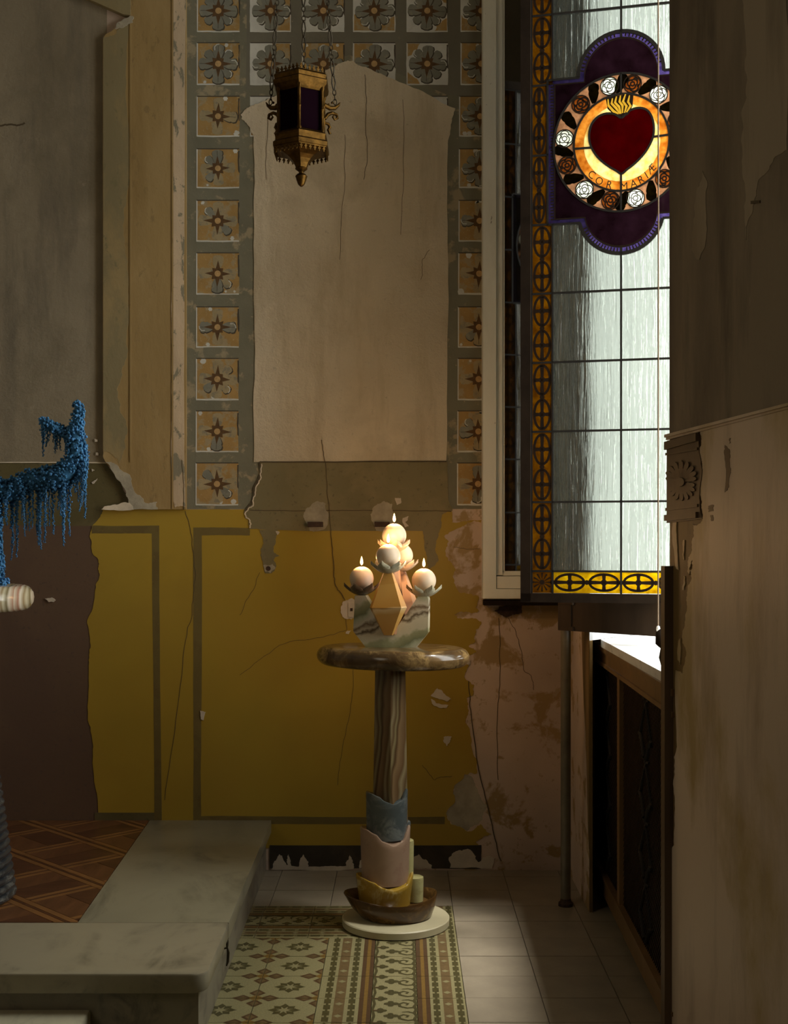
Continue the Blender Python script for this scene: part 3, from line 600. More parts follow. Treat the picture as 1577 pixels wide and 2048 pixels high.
G['cream'] = glass('cream_glass', (.80,.72,.47), .3, .03, c2=(.68,.48,.18), scale=40)
G['red'] = glass('ruby_glass', (.15,.001,.013), .35, .03, c2=(.09,.001,.006), scale=9)
G['flamegold'] = glass('flame_gold_glass', (.98,.60,.04), .3, .03)
G['ring'] = glass('pinkish_tan_glass', (.55,.38,.26), .3, .03, c2=(.34,.22,.14), scale=60)
G['white'] = glass('white_rose_glass', (.84,.86,.78), .3, .03, c2=(.68,.70,.60), scale=70)
G['brown'] = glass('brown_rose_glass', (.42,.20,.06), .3, .03, c2=(.20,.08,.02), scale=60)
G['green'] = glass('dark_green_glass', (.10,.11,.03), .3, .03, c2=(.04,.045,.015), scale=60)
M['glass_paint'] = plain('brown_glass_paint', (.014,.007,.003), .8, bmp=0, spec=.15)
ys = [-130,15,157,299,440,580,720,860,1003,1143]; xs0, xs1, xc, xs2, xs3 = 1064, 1106, 1243, 1382, 1426
YB = 1187
# frame
for nm, a, b, c, d in (('stile',1043,1063,-150,1205),('stile',1427,1447,-150,1205),('rail',1043,1447,1188,1206),('rail',1043,1447,-150,-131)):
    g(nm, [(a,c),(b,c),(b,d),(a,d)], M['leaf_frame'], -.022, .020)
# clear panes; those beside the medallion follow its lobes
def arc(cx, cy, r, a0, a1, n=14): return [(cx+r*math.cos(R(a0+(a1-a0)*i/n)), cy-r*math.sin(R(a0+(a1-a0)*i/n))) for i in range(n+1)]
LOB = 86; LT, LBt = 148, 421
for i in range(9):
    y0, y1 = ys[i], ys[i+1]
    for c, (x0, x1) in enumerate(((xs1, xc), (xc, xs2))):
        if i in (2, 3): continue
        pts = [(x0,y0),(x1,y0),(x1,y1),(x0,y1)]
        if i == 1: pts = [(x0,y0),(x1,y0)]+(arc(xc,LT,LOB,90,180)+[(1107,LT)] if c == 0 else [(x1,LT)]+arc(xc,LT,LOB,0,90))
        if i == 4: pts = ([(x0,441)]+arc(xc,LBt,LOB,194,270) if c == 0 else arc(xc,LBt,LOB,270,346)+[(x1,441)])+[(x1,y1),(x0,y1)]
        g('clear_pane', pts, G['clear'])
def oval(mb, cx, cy, rx, ry, t, d0=.0022, d1=.0035, vert=True):
    mb.poly([circ(cx,cy,rx,24,ry), circ(cx,cy,rx-t,24,ry-t)], GL, d0, d1)
    mb.poly([[(cx-rx+t*.5,cy-t*.8),(cx,cy-t*.5),(cx+rx-t*.5,cy-t*.8),(cx+rx-t*.5,cy+t*.8),(cx,cy+t*.5),(cx-rx+t*.5,cy+t*.8)]], GL, d0, d1)
    mb.poly([[(cx-t*.8,cy-ry+t*.5),(cx+t*.8,cy-ry+t*.5),(cx+t*.5,cy),(cx+t*.8,cy+ry-t*.5),(cx-t*.8,cy+ry-t*.5),(cx-t*.5,cy)]], GL, d0, d1)
    mb.poly([circ(cx, cy, t*1.25, 12)], GL, d0, d1-.0004)
for side in (0, 1):
    for i in range(9):
        x0, x1 = (xs0, xs1) if side == 0 else (xs2, xs3)
        if i in (2, 3): x1, x0 = (1094, x0) if side == 0 else (x1, 1394)
        y0, y1 = ys[i], ys[i+1]
        p = g('border_pane', [(x0,y0),(x1,y0),(x1,y1),(x0,y1)], G['amber'])
        m = MB(); h = (y1-y0)/2; cx = (x0+x1)/2
        for k in range(2):
            cy = y0+h*(k+.5); oval(m, cx, cy, (x1-x0)*.44, h*.46, 5.2)
        m.poly([circ(cx, y0+h, 5, 10)], GL, .0022, .0035)
        m.build('painted_ovals', M['glass_paint'], p)
for k, (x0, x1) in enumerate(((xs1, xc), (xc, xs2))):
    for (y0, y1) in ((1144, YB),):
        p = g('border_pane', [(x0,y0),(x1,y0),(x1,y1),(x0,y1)], G['yellow'])
        m = MB(); w_ = (x1-x0)/2; cy = (y0+y1)/2
        for q in range(2): oval(m, x0+w_*(q+.5), cy, w_*.46, (y1-y0)*.44, 5.2)
        m.poly([circ(x0+w_, cy, 5, 10)], GL, .0022, .0035); m.poly([circ(x0, cy, 5, 10)], GL, .0022, .0035)
        m.build('painted_ovals', M['glass_paint'], p)
for x0, x1 in ((xs0, xs1), (xs2, xs3)):
    p = g('corner_pane', [(x0,1144),(x1,1144),(x1,YB),(x0,YB)], G['amber']); m = MB(); cx, cy = (x0+x1)/2, (1144+YB)/2
    for k in range(12):
        a = 2*math.pi*k/12; m.poly([[(cx,cy),(cx+19*math.cos(a-.10),cy+19*math.sin(a-.10)),(cx+19*math.cos(a+.10),cy+19*math.sin(a+.10))]], GL, .0022, .0035)
    m.poly([circ(cx,cy,5,10)], GL, .0022, .0038); m.build('painted_star', M['glass_paint'], p)
# lead lines
m = MB()
def lead(a, b, w=4.0, d=.005): m.poly([ribbon([a, b], w)], GL, -d, d)
for i, y in enumerate(ys):
    if i in (2, 3, 4): lead((xs0,y),(1098,y)); lead((1390,y),(xs3,y))
    else: lead((xs0,y),(xs3,y))
for x in (xs1, xs2):
    lead((x,-131),(x,150)); lead((x,440),(x,1188))
for x in (1096, 1391): lead((x,148),(x,442), 4)
lead((xs0,-131),(xs0,1188),4); lead((xs3,-131),(xs3,1188),4); lead((xc,-131),(xc,64)); lead((xc,505),(xc,1143)); lead((xc,1143),(xc,1188))
m.build('lead_came', M['lead'], w1)
# medallion: violet field (square with two lobes) around the ring, its bright edge, ring of roses, gold disc with heart
MX, MY, RO, RI = 1244, 285, 137, 96
def circ2(r, n=48, cx=MX, cy=MY): return circ(cx, cy, r*.985, n, r)
LI = LOB-12
outl = [(1109,LT+9),(xc-LI,LT+9)]+arc(xc,LT,LI,178,2,24)+[(xc+LI,LT+9),(1379,LT+9),(1379,432),(xc+LI-1,432)]+arc(xc,LBt,LI,-12,-168,24)+[(xc-LI+1,432),(1109,432)]
outer = [(1097,LT),(1157,LT)]+arc(xc,LT,LOB,180,0,24)[1:-1]+[(1331,LT),(1390,LT),(1390,441),(1330,441)]+arc(xc,LBt,LOB,-14,-166,24)+[(1158,441),(1097,441)]
g('violet_edge_glass', [outer, outl], G['violet_band'])
g('violet_field', [outl, circ2(RO+2)], G['violet'])
m = MB()
for (cy_, a0, a1) in ((LT,172,8),(LBt,-20,-160)):
    n = 30
    for i in range(n):
        a, b = a0+(a1-a0)*i/n, a0+(a1-a0)*(i+.72)/n
        if abs((a+b)/2-90) < 4 or abs((a+b)/2+90) < 4: continue
        m.poly([arc(xc,cy_,LOB-4,a,a+(b-a)*.55,2)+arc(xc,cy_,LOB-11,a+(b-a)*.55,a,2)], GL, .0022, .0036)
for s in (0, 1):
    x = 1102 if s == 0 else 1380
    for i in range(46): y = 155+i*6.1; m.poly([[(x,y),(x+6,y),(x+6,y+2.8),(x,y+2.8)]], GL, .0022, .0036)
m.poly([outl, [(1244+(p[0]-1244)*.982, 285+(p[1]-285)*.982) for p in outl]], GL, .0022, .0036)
vb = m.build('painted_edge_ticks', M['glass_paint'], w1)
m = MB()
m.poly([arc(xc,LT,LOB+3,180,0,24)+arc(xc,LT,LOB-4,0,180,24)], GL, -.005, .005); m.poly([arc(xc,LBt,LOB+3,-14,-166,24)+arc(xc,LBt,LOB-4,-166,-14,24)], GL, -.005, .005)
for (a, b) in (((1097,LT),(1160,LT)),((1328,LT),(1391,LT)),((1097,441),(1162,441)),((1326,441),(1391,441))): lead(a, b, 4)
m.poly([circ2(RO+3), circ2(RO-1)], GL, -.005, .005); m.poly([circ2(RI+3), circ2(RI-1)], GL, -.005, .005)
lead((xc,60),(xc,74),5); lead((xc,495),(xc,508),5); lead((xc,146),(xc,190),4); lead((xc,346),(xc,424),4); lead((1150,291),(1182,291),4); lead((1308,279),(1340,277),4)
roses = [(102,'w'),(79,'b'),(50,'w'),(17,'b'),(-10,'w'),(-42,'b'),(-76,'w'),(-101,'b'),(-130,'w'),(-161,'b'),(172,'w'),(135,'b')]
rp = [(MX+117*.985*math.cos(R(a)), MY-117*math.sin(R(a)), c) for a, c in roses]
g('rose_ring_ground', [circ2(RO-1), circ2(RI+2)]+[circ(x, y, 18.5, 16) for x, y, c in rp], G['ring'])
hk = [(1244,236),(1258,224),(1276,219),(1294,224),(1305,240),(1309,263),(1305,285),(1291,309),(1272,328),(1254,341),(1244,348),(1233,341),(1215,329),(1196,311),(1183,289),(1179,266),(1184,244),(1197,230),(1214,225),(1231,228)]
heart = []
for k in range(len(hk)):
    p0, p1, p2, p3 = hk[k-1], hk[k], hk[(k+1) % len(hk)], hk[(k+2) % len(hk)]
    for t in (0, .33, .67):
        heart.append(tuple(.5*(2*p1[i]+(p2[i]-p0[i])*t+(2*p0[i]-5*p1[i]+4*p2[i]-p3[i])*t*t+(3*p1[i]-p0[i]-3*p2[i]+p3[i])*t**3) for i in (0, 1)))
halo = circ2(78, 40, MX+1, MY)
g('gold_disc_glass', [circ2(RI-1), halo], G['gold'])
g('cream_halo_glass', [halo, heart], G['cream'])
hp = g('heart_glass', heart, G['red'])
m.poly([ribbon(heart+heart[:1], 4)], GL, -.004, .005)
m.build('medallion_lead', M['lead'], w1)
# flames over the heart
fb_ = [(1212,192),(1268,190),(1266,214),(1258,230),(1246,236),(1230,230),(1216,216)]
fp = MB().poly([fb_], GL, .0022, .0045).build('painted_flame_ground', M['glass_paint'], w1)
for k, pts in enumerate([[(1217,197),(1218,210),(1228,222),(1238,228)], [(1226,196),(1224,206),(1233,216),(1241,228)], [(1234,193),(1231,205),(1239,214),(1243,228)], [(1242,192),(1240,204),(1246,212),(1246,227)], [(1252,190),(1247,204),(1254,214),(1250,227)], [(1260,193),(1257,206),(1262,214),(1254,226)]]):
    MB().poly([ribbon(pts, [2.2,4.6,5.0,2.4])], GL, .0042, .0062).build('gold_flame', plain('gold_flame_enamel', (.85,.48,.03), .5, bmp=0) if k == 0 else bpy.data.materials['gold_flame_enamel'], fp)
# roses with painted petal lines, dark leaves between
for x, y, c in rp:
    r_ = MB().poly([circ(x, y, 17.5, 18)], GL, -.002, .002).build('white_rose' if c == 'w' else 'brown_rose', G['white'] if c == 'w' else G['brown'], w1)
    q = MB(); q.poly([circ(x,y,19,18), circ(x,y,17,18)], GL, -.003, .004)
    rnd = random.Random(int(x*7+y)); a0 = rnd.uniform(0, 6)
    lw = 1.7 if c == 'w' else 3.2
    q.poly([circ(x,y,5.6,12), circ(x,y,5.6-lw,12)], GL, .0022, .0034)
    for (n_, r0_, r1_, sp) in ((3, 6.5, 10.5, 1.25), (4, 10.5, 16, 1.0)):
        for k in range(n_):
            a = a0+k*2*math.pi/n_+rnd.uniform(-.2,.2); a0 += .12
            pth = [(x+(r0_+(r1_-r0_)*math.sin(math.pi*t/7))*math.cos(a+(t/7-.5)*2*sp), y+(r0_+(r1_-r0_)*math.sin(math.pi*t/7))*math.sin(a+(t/7-.5)*2*sp)) for t in range(8)]
            q.poly([ribbon(pth, lw)], GL, .0022, .0034)
    q.build('painted_petal_lines', M['glass_paint'], r_)
for a in (91,64,33,3,-27,-59,-89,-116,-146,175-21,119,-175):
    x, y = MX+117*.985*math.cos(R(a)), MY-117*math.sin(R(a)); t = R(90-a)+rnd.uniform(-.4,.4)
    MB().poly([petal(x-16*math.sin(R(a)+.4)*0, y, R(-a)+.5, -20, 21, 11)], GL, .0022, .0034).build('green_leaf', G['green'], w1)
# lettering
def letter(ch, px, py, rot, size):
    cu = bpy.data.curves.new('t', 'FONT'); cu.body = ch; cu.size = 1; cu.align_x = 'CENTER'; cu.align_y = 'CENTER'; cu.resolution_u = 3; cu.offset = 0
    o = bpy.data.objects.new('t', cu); col.objects.link(o); dg = bpy.context.evaluated_depsgraph_get(); me = o.evaluated_get(dg).to_mesh()
    vs = [v.co.copy() for v in me.vertices]; fs = [tuple(p.vertices) for p in me.polygons]
    o.evaluated_get(dg).to_mesh_clear(); bpy.data.objects.remove(o)
    c, s_ = math.cos(R(rot)), math.sin(R(rot)); mb = MB()
    mb.add([GL(px+(v.x*c-v.y*s_)*size*.92, py-(v.x*s_+v.y*c)*size, .0036) for v in vs], fs); mb.build('letter', M['lead'], w1)
for ch, x, y, rot in (('C',1184,346,-38),('O',1199,360,-28),('R',1219,369,-16),('M',1249,374,2),('A',1268,370,13),('R',1283,363,24),('I',1294,355,32),('Æ',1304,343,42)): letter(ch, x, y, rot, 22)

# ------------------------------------------------------------------ white glazed frame on the back wall
YG = 5.43
w2 = thing('window_2', (.55, YG, Zat(1195,YG)), 'tall flaking white wooden frame with dark reflecting glass beside the casement', 'window', kind='structure')
def b2(nm, px0, px1, py0, py1, y0, y1, mat): MB().box(Xat(px0,YG), Xat(px1,YG), y0, y1, Zat(py1,YG), Zat(py0,YG)).build(nm, mat, w2)
b2('outer_stile', 965, 991, -560, 1196, 5.375, 5.468, M['white_wood']); b2('inner_stile', 992, 1004, -560, 1150, 5.395, 5.468, M['white_wood'])
b2('bottom_rail', 992, 1133, 1152, 1176, 5.385, 5.468, M['white_wood']); b2('base_rail', 966, 1136, 1177, 1196, 5.37, 5.468, M['white_wood'])
b2('glazing_bead', 1004, 1009, -560, 1144, 5.405, 5.468, M['white_wood']); b2('glazing_bead', 1004, 1120, 1142, 1151, 5.405, 5.468, M['white_wood'])
b2('stile', 1118, 1135, -560, 1152, 5.385, 5.468, M['white_wood'])
mg = plain('dark_mirroring_glass', (.02,.022,.018), .03, bmp=0)
mg.node_tree.nodes['Principled BSDF'].inputs['IOR'].default_value = 3.2
b2('glass', 1007, 1120, -560, 1145, YG, 5.468, mg)

# ------------------------------------------------------------------ floor tiles
FM = lambda u, v, d: Vector((u, v, d))
rnd = random.Random(5)
def tmesh(mb, mats, name): 
    o = mb.build(name, mats); me = o.data; bpy.data.objects.remove(o); return me
def put(me, name, x, y, rz=0, sc=(1,1,1)):
    o = bpy.data.objects.new(name, me); col.objects.link(o); o.parent = floor; o.location = (x, y, rnd.uniform(-.0004,.0004)); o.rotation_euler = (0,0,rz); o.scale = sc; return o
gp = .0012
def tile_box(w, d, m=0): return MB().box(-w/2+gp, w/2-gp, -d/2+gp, d/2-gp, -.012, 0, m)
xe = [.203+.247*k for k in range(0, 4)]; yr = [5.47,5.36,5.15,4.926]+[4.926-.2*k for k in range(1, 15)]
cache = {}
def plain_tile(x0, x1, y0, y1):
    k = (round(x1-x0,4), round(y1-y0,4))
    if k not in cache: cache[k] = tmesh(tile_box(*k), [M['tile']], 'plain_tile')
    put(cache[k], 'plain_tile', (x0+x1)/2, (y0+y1)/2)
for a, b in zip(xe, xe[1:]):
    for c, d in zip(yr, yr[1:]): plain_tile(a, b, d, c)
x = .203
while x > -.65:
    for c, d in zip(yr[:3], yr[1:4]): plain_tile(x-.247, x, d, c)
    x -= .247
TM = [M['t_ground'], M['t_brown'], M['t_olive'], M['t_ochre'], M['t_mid']]
def fl(mb, pts, m, z=.0003): mb.poly([pts], FM, 0, z, m, flat=True)
def rect(x0, x1, y0, y1): return [(x0,y0),(x1,y0),(x1,y1),(x0,y1)]
# field tile: star in the middle, quarter crosses in the corners
t = tile_box(.2, .2)
for k in range(8):
    a = k*math.pi/4; r1 = .053 if k % 2 == 0 else .048; w = .0135
    fl(t, [(.012*math.cos(a),.012*math.sin(a)),(r1*.62*math.cos(a)-w*math.sin(a),r1*.62*math.sin(a)+w*math.cos(a)),(r1*math.cos(a),r1*math.sin(a)),(r1*.62*math.cos(a)+w*math.sin(a),r1*.62*math.sin(a)-w*math.cos(a))], 2)
for sx in (-1, 1):
    for sy in (-1, 1):
        e = .0988; c = (sx*e, sy*e)
        fl(t, [c,(c[0]-sx*.022,c[1]),(c[0],c[1]-sy*.022)], 3, .0005)
        for hx, hy in ((1,0),(0,1)):
            p = [(c[0]-sx*hx*.012, c[1]-sy*hy*.012), (c[0]-sx*(.042 if hx else .026), c[1]-sy*(.042 if hy else .026)), (c[0]-sx*hx*.074, c[1]-sy*hy*.074)]
            fl(t, p, 1); q = [(c[0]-sx*hx*.026, c[1]-sy*hy*.026), (c[0]-sx*(.042 if hx else .014), c[1]-sy*(.042 if hy else .014)), (c[0]-sx*hx*.061, c[1]-sy*hy*.061)]
            fl(t, q, 4, .0004)
fm = tmesh(t, TM, 'star_tile')
for i in range(3):
    for j in range(8): put(fm, 'star_tile', -.372-.2*i, 4.424-.2*j)
# border tiles, features measured in X; origin at the tile centre
def border(x0, x1, feats):
    w = x1-x0; c = (x0+x1)/2; mb = tile_box(w, .2)
    for f in feats:
        if f[0] == 's': fl(mb, rect(f[1]-c, f[2]-c, -.0988, .0988), f[3], .0003)
        if f[0] == 'o': fl(mb, rect(f[1]-c, f[2]-c, -.0988, .0988), f[3], .0004)
        if f[0] == 'd':
            for k in range(4): fl(mb, rect(f[1]-c, f[2]-c, -.095+.05*k, -.095+.05*k+.036), f[3]); 
            for k in range(4): fl(mb, rect((f[1]+f[2])/2-.004-c, (f[1]+f[2])/2+.004-c, -.095+.05*k+.036, -.095+.05*k+.05), f[3])
        if f[0] == 'l':
            m_ = (f[1]+f[2])/2-c; h = (f[2]-f[1])/2
            for yy in (-.05, .05): fl(mb, [(m_-h*.8,yy),(m_,yy-.012),(m_+h*.8,yy),(m_,yy+.012)], 0, .0005)
        if f[0] == 'c':
            for k in range(2):
                y0 = -.05+.1*k
                X = lambda u: f[1]+(f[2]-f[1])*u-c
                fl(mb, ribbon([(X(.98),y0-.05),(X(.93),y0-.025),(X(.98),y0),(X(.93),y0+.025),(X(.98),y0+.05)], .012), 2)
                fl(mb, ribbon([(X(.95),y0-.03),(X(.78),y0-.036),(X(.62),y0-.022),(X(.60),y0-.002),(X(.70),y0+.010),(X(.80),y0+.002),(X(.76),y0-.012)], [.010,.011,.012,.012,.011,.010,.008]), 2, .0004)
                fl(mb, ribbon([(X(.95),y0+.02),(X(.80),y0+.034),(X(.66),y0+.030)], [.010,.009,.005]), 2, .0005)
                for (u, v, r_) in ((.52,0,.012),(.42,-.014,.010),(.42,.014,.010),(.34,0,.011)): fl(mb, [(X(u)+r_*math.cos(a*.785), y0+v+r_*math.sin(a*.785)) for a in range(8)], 2, .0006)
                fl(mb, ribbon([(X(.60),y0),(X(.40),y0)], .006), 2, .00065)
                fl(mb, ribbon([(X(.03),y0+.042),(X(.16),y0+.040),(X(.22),y0+.052)], .010), 2, .0003); fl(mb, ribbon([(X(.03),y0+.046),(X(.18),y0+.046)], .007), 1, .0006)
                for (u, v, r_) in ((.20,.036,.010),(.20,.056,.010),(.28,.046,.010)): fl(mb, [(X(u)+r_*math.cos(a*.785), y0+v-.003+r_*math.sin(a*.785)) for a in range(8)], 2, .0007)
            fl(mb, ribbon([(f[1]-c+.004,-.0988),(f[1]-c+.010,-.05),(f[1]-c+.004,0),(f[1]-c+.010,.05),(f[1]-c+.004,.0988)], .009), 2, .0005)
    return tmesh(mb, TM, 'border_tile'), w, c
B1 = border(-.272, -.098, [('d',-.250,-.228,2),('s',-.218,-.184,4),('l',-.218,-.184),('d',-.172,-.150,2),('s',-.138,-.0992,1),('o',-.124,-.112,3)])
B2 = border(-.098, .048, [('c',-.098,.048)])
B3 = border(.048, .203, [('s',.0492,.090,1),('o',.064,.076,3),('d',.099,.120,2),('s',.131,.163,4),('l',.131,.163),('d',.174,.195,2)])
for j in range(8):
    for b in (B1, B2, B3): put(b[0], 'border_tile', b[2], 4.424-.2*j)
for j in range(2): put(B3[0], 'border_tile', B3[2], 4.624+.2*j)
sc = .402/.475; y = 4.926
for b in (B3, B2, B1):                                   # the border's return along the back wall
    h = b[1]*sc
    for i in range(4): put(b[0], 'border_tile', .048-.1-.2*i, y-h/2, math.pi/2, (sc,1,1))
    y -= h

# ------------------------------------------------------------------ marble platform with parquet
pf = thing('altar_platform', (-1.8, 4.5, 0), 'low marble platform with inlaid parquet top beside the rosette wall', 'platform')
HP = .225
def slab(mb, pts, z0, z1, bev=.008):
    n = len(pts); cx = sum(p[0] for p in pts)/n; cy = sum(p[1] for p in pts)/n
    def ins(p, k): dx, dy = cx-p[0], cy-p[1]; l = math.hypot(dx, dy); return (p[0]+dx/l*k, p[1]+dy/l*k)
    rings = [([ins(p, bev*.7) for p in pts], z0), (pts, z0+bev), (pts, z1-bev), ([ins(p, bev*.4) for p in pts], z1-bev*.3), ([ins(p, bev*1.2) for p in pts], z1)]
    vs = [(x, y, z) for r_, z in rings for x, y in r_]; fs = []
    for i in range(len(rings)-1):
        for k in range(n): fs.append((i*n+k, i*n+(k+1) % n, (i+1)*n+(k+1) % n, (i+1)*n+k))
    fs.append(tuple(reversed(range(n)))); fs.append(tuple((len(rings)-1)*n+k for k in range(n))); mb.add(vs, fs)
m = MB(); slab(m, [(-1.134,5.468),(-.588,5.468),(-.5685,3.9865),(-1.063,3.9865)], HP-.055, HP, .003); m.build('marble_slab', M['marble'], pf, smooth=35)
cr = [(-.608+.045*math.cos(R(a)), 3.549+.045*math.sin(R(a))) for a in (0,-18,-36,-54,-72,-90)]
m = MB(); slab(m, [(-3.19,3.9845),(-.5685,3.9845)]+cr+[(-3.19,3.504)], HP-.055, HP, .006); m.build('marble_slab', M['marble_front'], pf, smooth=35)
m = MB(); plan(m, [(-3.19,5.468),(-.612,5.468),(-.592,3.535),(-3.19,3.535)], 0, HP-.055); m.build('riser', M['marble_riser'], pf)
m = MB(); plan(m, [(-3.19,5.468),(-1.135,5.468),(-1.064,3.988),(-3.19,3.988)], HP-.06, HP-.008); m.build('parquet_bed', M['grout'], pf)
# parquet: diagonal lattice of light double strips with panels between; cut to the field
def clip(poly, a, b, c):                                  # keep a*x+b*y <= c
    out = []
    for p, q in zip(poly, poly[1:]+poly[:1]):
        fp_, fq = a*p[0]+b*p[1]-c, a*q[0]+b*q[1]-c
        if fp_ <= 0: out.append(p)
        if fp_*fq < 0: s_ = fp_/(fp_-fq); out.append((p[0]+(q[0]-p[0])*s_, p[1]+(q[1]-p[1])*s_))
    return out
def fieldclip(poly):
    poly = clip(poly, 0, 1, 5.466)
    if len(poly) > 2: poly = clip(poly, 0, -1, -3.990)
    if len(poly) > 2: poly = clip(poly, -1, 0, 2.35)
    if len(poly) > 2:
        nx, ny = (5.468-3.988), -(-1.135+1.064); poly = clip(poly, nx, ny, nx*-1.135+ny*5.468-.002)
    return poly
c45 = math.cos(R(45)); OX, OY = -1.103, 4.828; PIT = .31
def rt(u, v): return (OX+(u-v)*c45, OY+(u+v)*c45)
def plank(nm, u0, u1, v0, v1, mat, dz=0):
    g_ = .0012; p = fieldclip([rt(u0+g_,v0+g_), rt(u1-g_,v0+g_), rt(u1-g_,v1-g_), rt(u0+g_,v1-g_)])
    if len(p) < 3: return
    A_ = abs(sum(a[0]*b[1]-b[0]*a[1] for a, b in zip(p, p[1:]+p[:1])))/2
    if A_ < 1.5e-4: return
    m = MB(); plan(m, p, HP-.02, HP-.0006+dz); m.build(nm, mat, pf)
sw = .026
for i in range(-5, 6):
    for j in range(-6, 7):
        u, v = i*PIT, j*PIT
        # panel made of two boards, alternating grain
        a0, a1, b0, b1 = u+2*sw+.012, u+PIT, v+2*sw+.012, v+PIT
        if (i+j) % 2: plank('parquet_board', a0, a1, b0, (b0+b1)/2, M['pq_dark']); plank('parquet_board', a0, a1, (b0+b1)/2, b1, M['pq_mid'])
        else: plank('parquet_board', a0, (a0+a1)/2, b0, b1, M['pq_mid']); plank('parquet_board', (a0+a1)/2, a1, b0, b1, M['pq_dark'])
        for (c0, c1, mt) in ((0,sw,'pq_light'),(sw,sw+.012,'pq_dark'),(sw+.012,2*sw+.012,'pq_light')):
            plank('parquet_strip', u+2*sw+.012, u+PIT, v+c0, v+c1, M[mt]); plank('parquet_strip', u+c0, u+c1, v, v+PIT, M[mt])
m = MB(); slab(m, [(-3.19,3.533),(-.905,3.533),(-.905,3.0),(-3.19,3.0)], 0, .112, .006)
tag(m.build('marble_step', marble('pale_yellow_marble', (.55,.50,.34), (.42,.38,.26), 3, .3), None, smooth=35), 'pale marble step at the foot of the platform front', 'step')
# iron ring and hook on the side of the platform
kh = thing('ring_hook', (-.585, 4.0, .08), 'small dark iron hook with ring fixed to the platform riser', 'hook')
pc = P(484, 1877, 4.05); Yk = pc.y; xk = -.592
m = MB(); m.tube([(xk+.010, Yk+.011*math.cos(R(a)), .135+.013*math.sin(R(a))) for a in range(0, 360, 24)], .0028, 6, closed=True); m.build('ring', M['iron'], kh, smooth=60)
m = MB(); m.tube([(xk-.006,Yk,.118),(xk+.010,Yk,.120),(xk+.013,Yk,.105),(xk+.012,Yk-.004,.075),(xk+.008,Yk-.006,.062)], [.004,.004,.005,.0045,.002], 6); m.build('hook', M['iron'], kh, smooth=60)

# ------------------------------------------------------------------ pedestal table
TX, TY = Xat(783, 4.69), 4.69
dsc = MB().lathe([(.196,0),(.206,.004),(.207,.028),(.203,.032),(.10,.032),(.0001,.032)], (Xat(792,4.69), TY, 0), 64)
tag(dsc.build('plinth_disc', M['disc'], None, smooth=35, org=(Xat(792,4.69), TY, 0)), 'cream round plinth disc under the stone pedestal table', 'plinth')
tb = thing('pedestal_table', (TX, TY, .032), 'pedestal table of stacked coloured stone with oval brown marble top', 'table')
PX = F/TY                                                # pixels per metre at the table
def tx(px): return (px-CX)/PX
# base bowl: boat shaped, beak to the left
m = MB(); seg = 48; vs = []; rings = [(.032,.80,0),(.036,.84,.1),(.07,.93,.55),(.112,1.0,1.0),(.116,.985,1.0),(.112,.93,1.0),(.085,.80,.8),(.08,.0,0)]
for (z, s, bk) in rings:
    for k in range(seg):
        a = 2*math.pi*k/seg; x = .158*s*math.cos(a); y = .138*s*math.sin(a)
        if math.cos(a) < -.2: x -= bk*.045*((-math.cos(a)-.2)/.8)**2.2
        if math.cos(a) > .3: x -= (1-s)*-.02
        zz = z+(.010*math.cos(2*a) if z > .1 and s > .9 else 0)
        vs.append((tx(793)+x, TY+y, zz))
fs = [(i*seg+k, i*seg+(k+1) % seg, (i+1)*seg+(k+1) % seg, (i+1)*seg+k) for i in range(len(rings)-1) for k in range(seg)]+[tuple(reversed(range(seg)))]
m.add(vs, fs).build('base_bowl', M['bowl_stone'], tb, smooth=50)
def collar(name, cx, r0, r1, z0, zl, zdip, zr, mat, adip, apk, ry=.95):
    """ring of stone whose upper edge sweeps in a wave"""
    m = MB(); seg = 56; vs = []; 
    def top(a):
        D_ = zl-zdip; E_ = zr-zdip
        keys = [(-180, zl), (-140, zl), (-114, zl-.22*D_), (-92, zdip+.28*D_), (adip, zdip), (-40, zdip+.22*E_), (-20, zdip+.75*E_), (apk, zr), (apk+14, zr-.01), (apk+60, zr-.05), (120, zl-.02), (180, zl)]
        for (p, q) in zip(keys, keys[1:]):
            if p[0] <= a <= q[0]: t = (a-p[0])/(q[0]-p[0]); t = t*t*(3-2*t); return p[1]+(q[1]-p[1])*t
        return zl
    prof = 8
    for i in range(prof+4):
        for k in range(seg):
            a = -180+360*k/seg; T = top(a); ar = R(a)
            if i <= prof: t = i/prof; r = r0+(r1-r0)*t; z = z0+(T-.006-z0)*t
            elif i == prof+1: r = r1-.002; z = T-.001
            elif i == prof+2: r = r1-.007; z = T
            else: r = r1-.014; z = T-.006
            vs.append((cx+r*math.cos(ar), TY+r*ry*math.sin(ar), z))
    n = prof+4
    fs = [(i*seg+k, i*seg+(k+1) % seg, (i+1)*seg+(k+1) % seg, (i+1)*seg+k) for i in range(n-1) for k in range(seg)]+[tuple(reversed(range(seg))), tuple((n-1)*seg+k for k in range(seg))]
    return m.add(vs, fs).build(name, mat, tb, smooth=40)
collar('yellow_collar', tx(770), .098, .112, .080, .196, .155, .205, M['yellow_stone'], -70, -8)
collar('pink_collar', tx(771), .090, .097, .165, .378, .320, .385, M['pink_stone'], -68, -6)
collar('blue_collar', tx(774), .078, .081, .335, .513, .475, .525, M['blue_stone'], -68, -4)
for nm, px, z0, z1, r_, mt in (('green_half_column',833,.085,.180,.033,'pale_green_stone'),('green_half_column',815,.18,.322,.030,'pale_green_stone'),('blue_half_column',810,.345,.395,.027,'blue_stone')):
    m = MB(); m.lathe([(r_*.94,z0),(r_,z1-.01),(r_*.96,z1-.003),(r_*.8,z1),(.0001,z1)], (tx(px)-.004, TY+.02, 0), 24); m.build(nm, M[mt], tb, smooth=40)
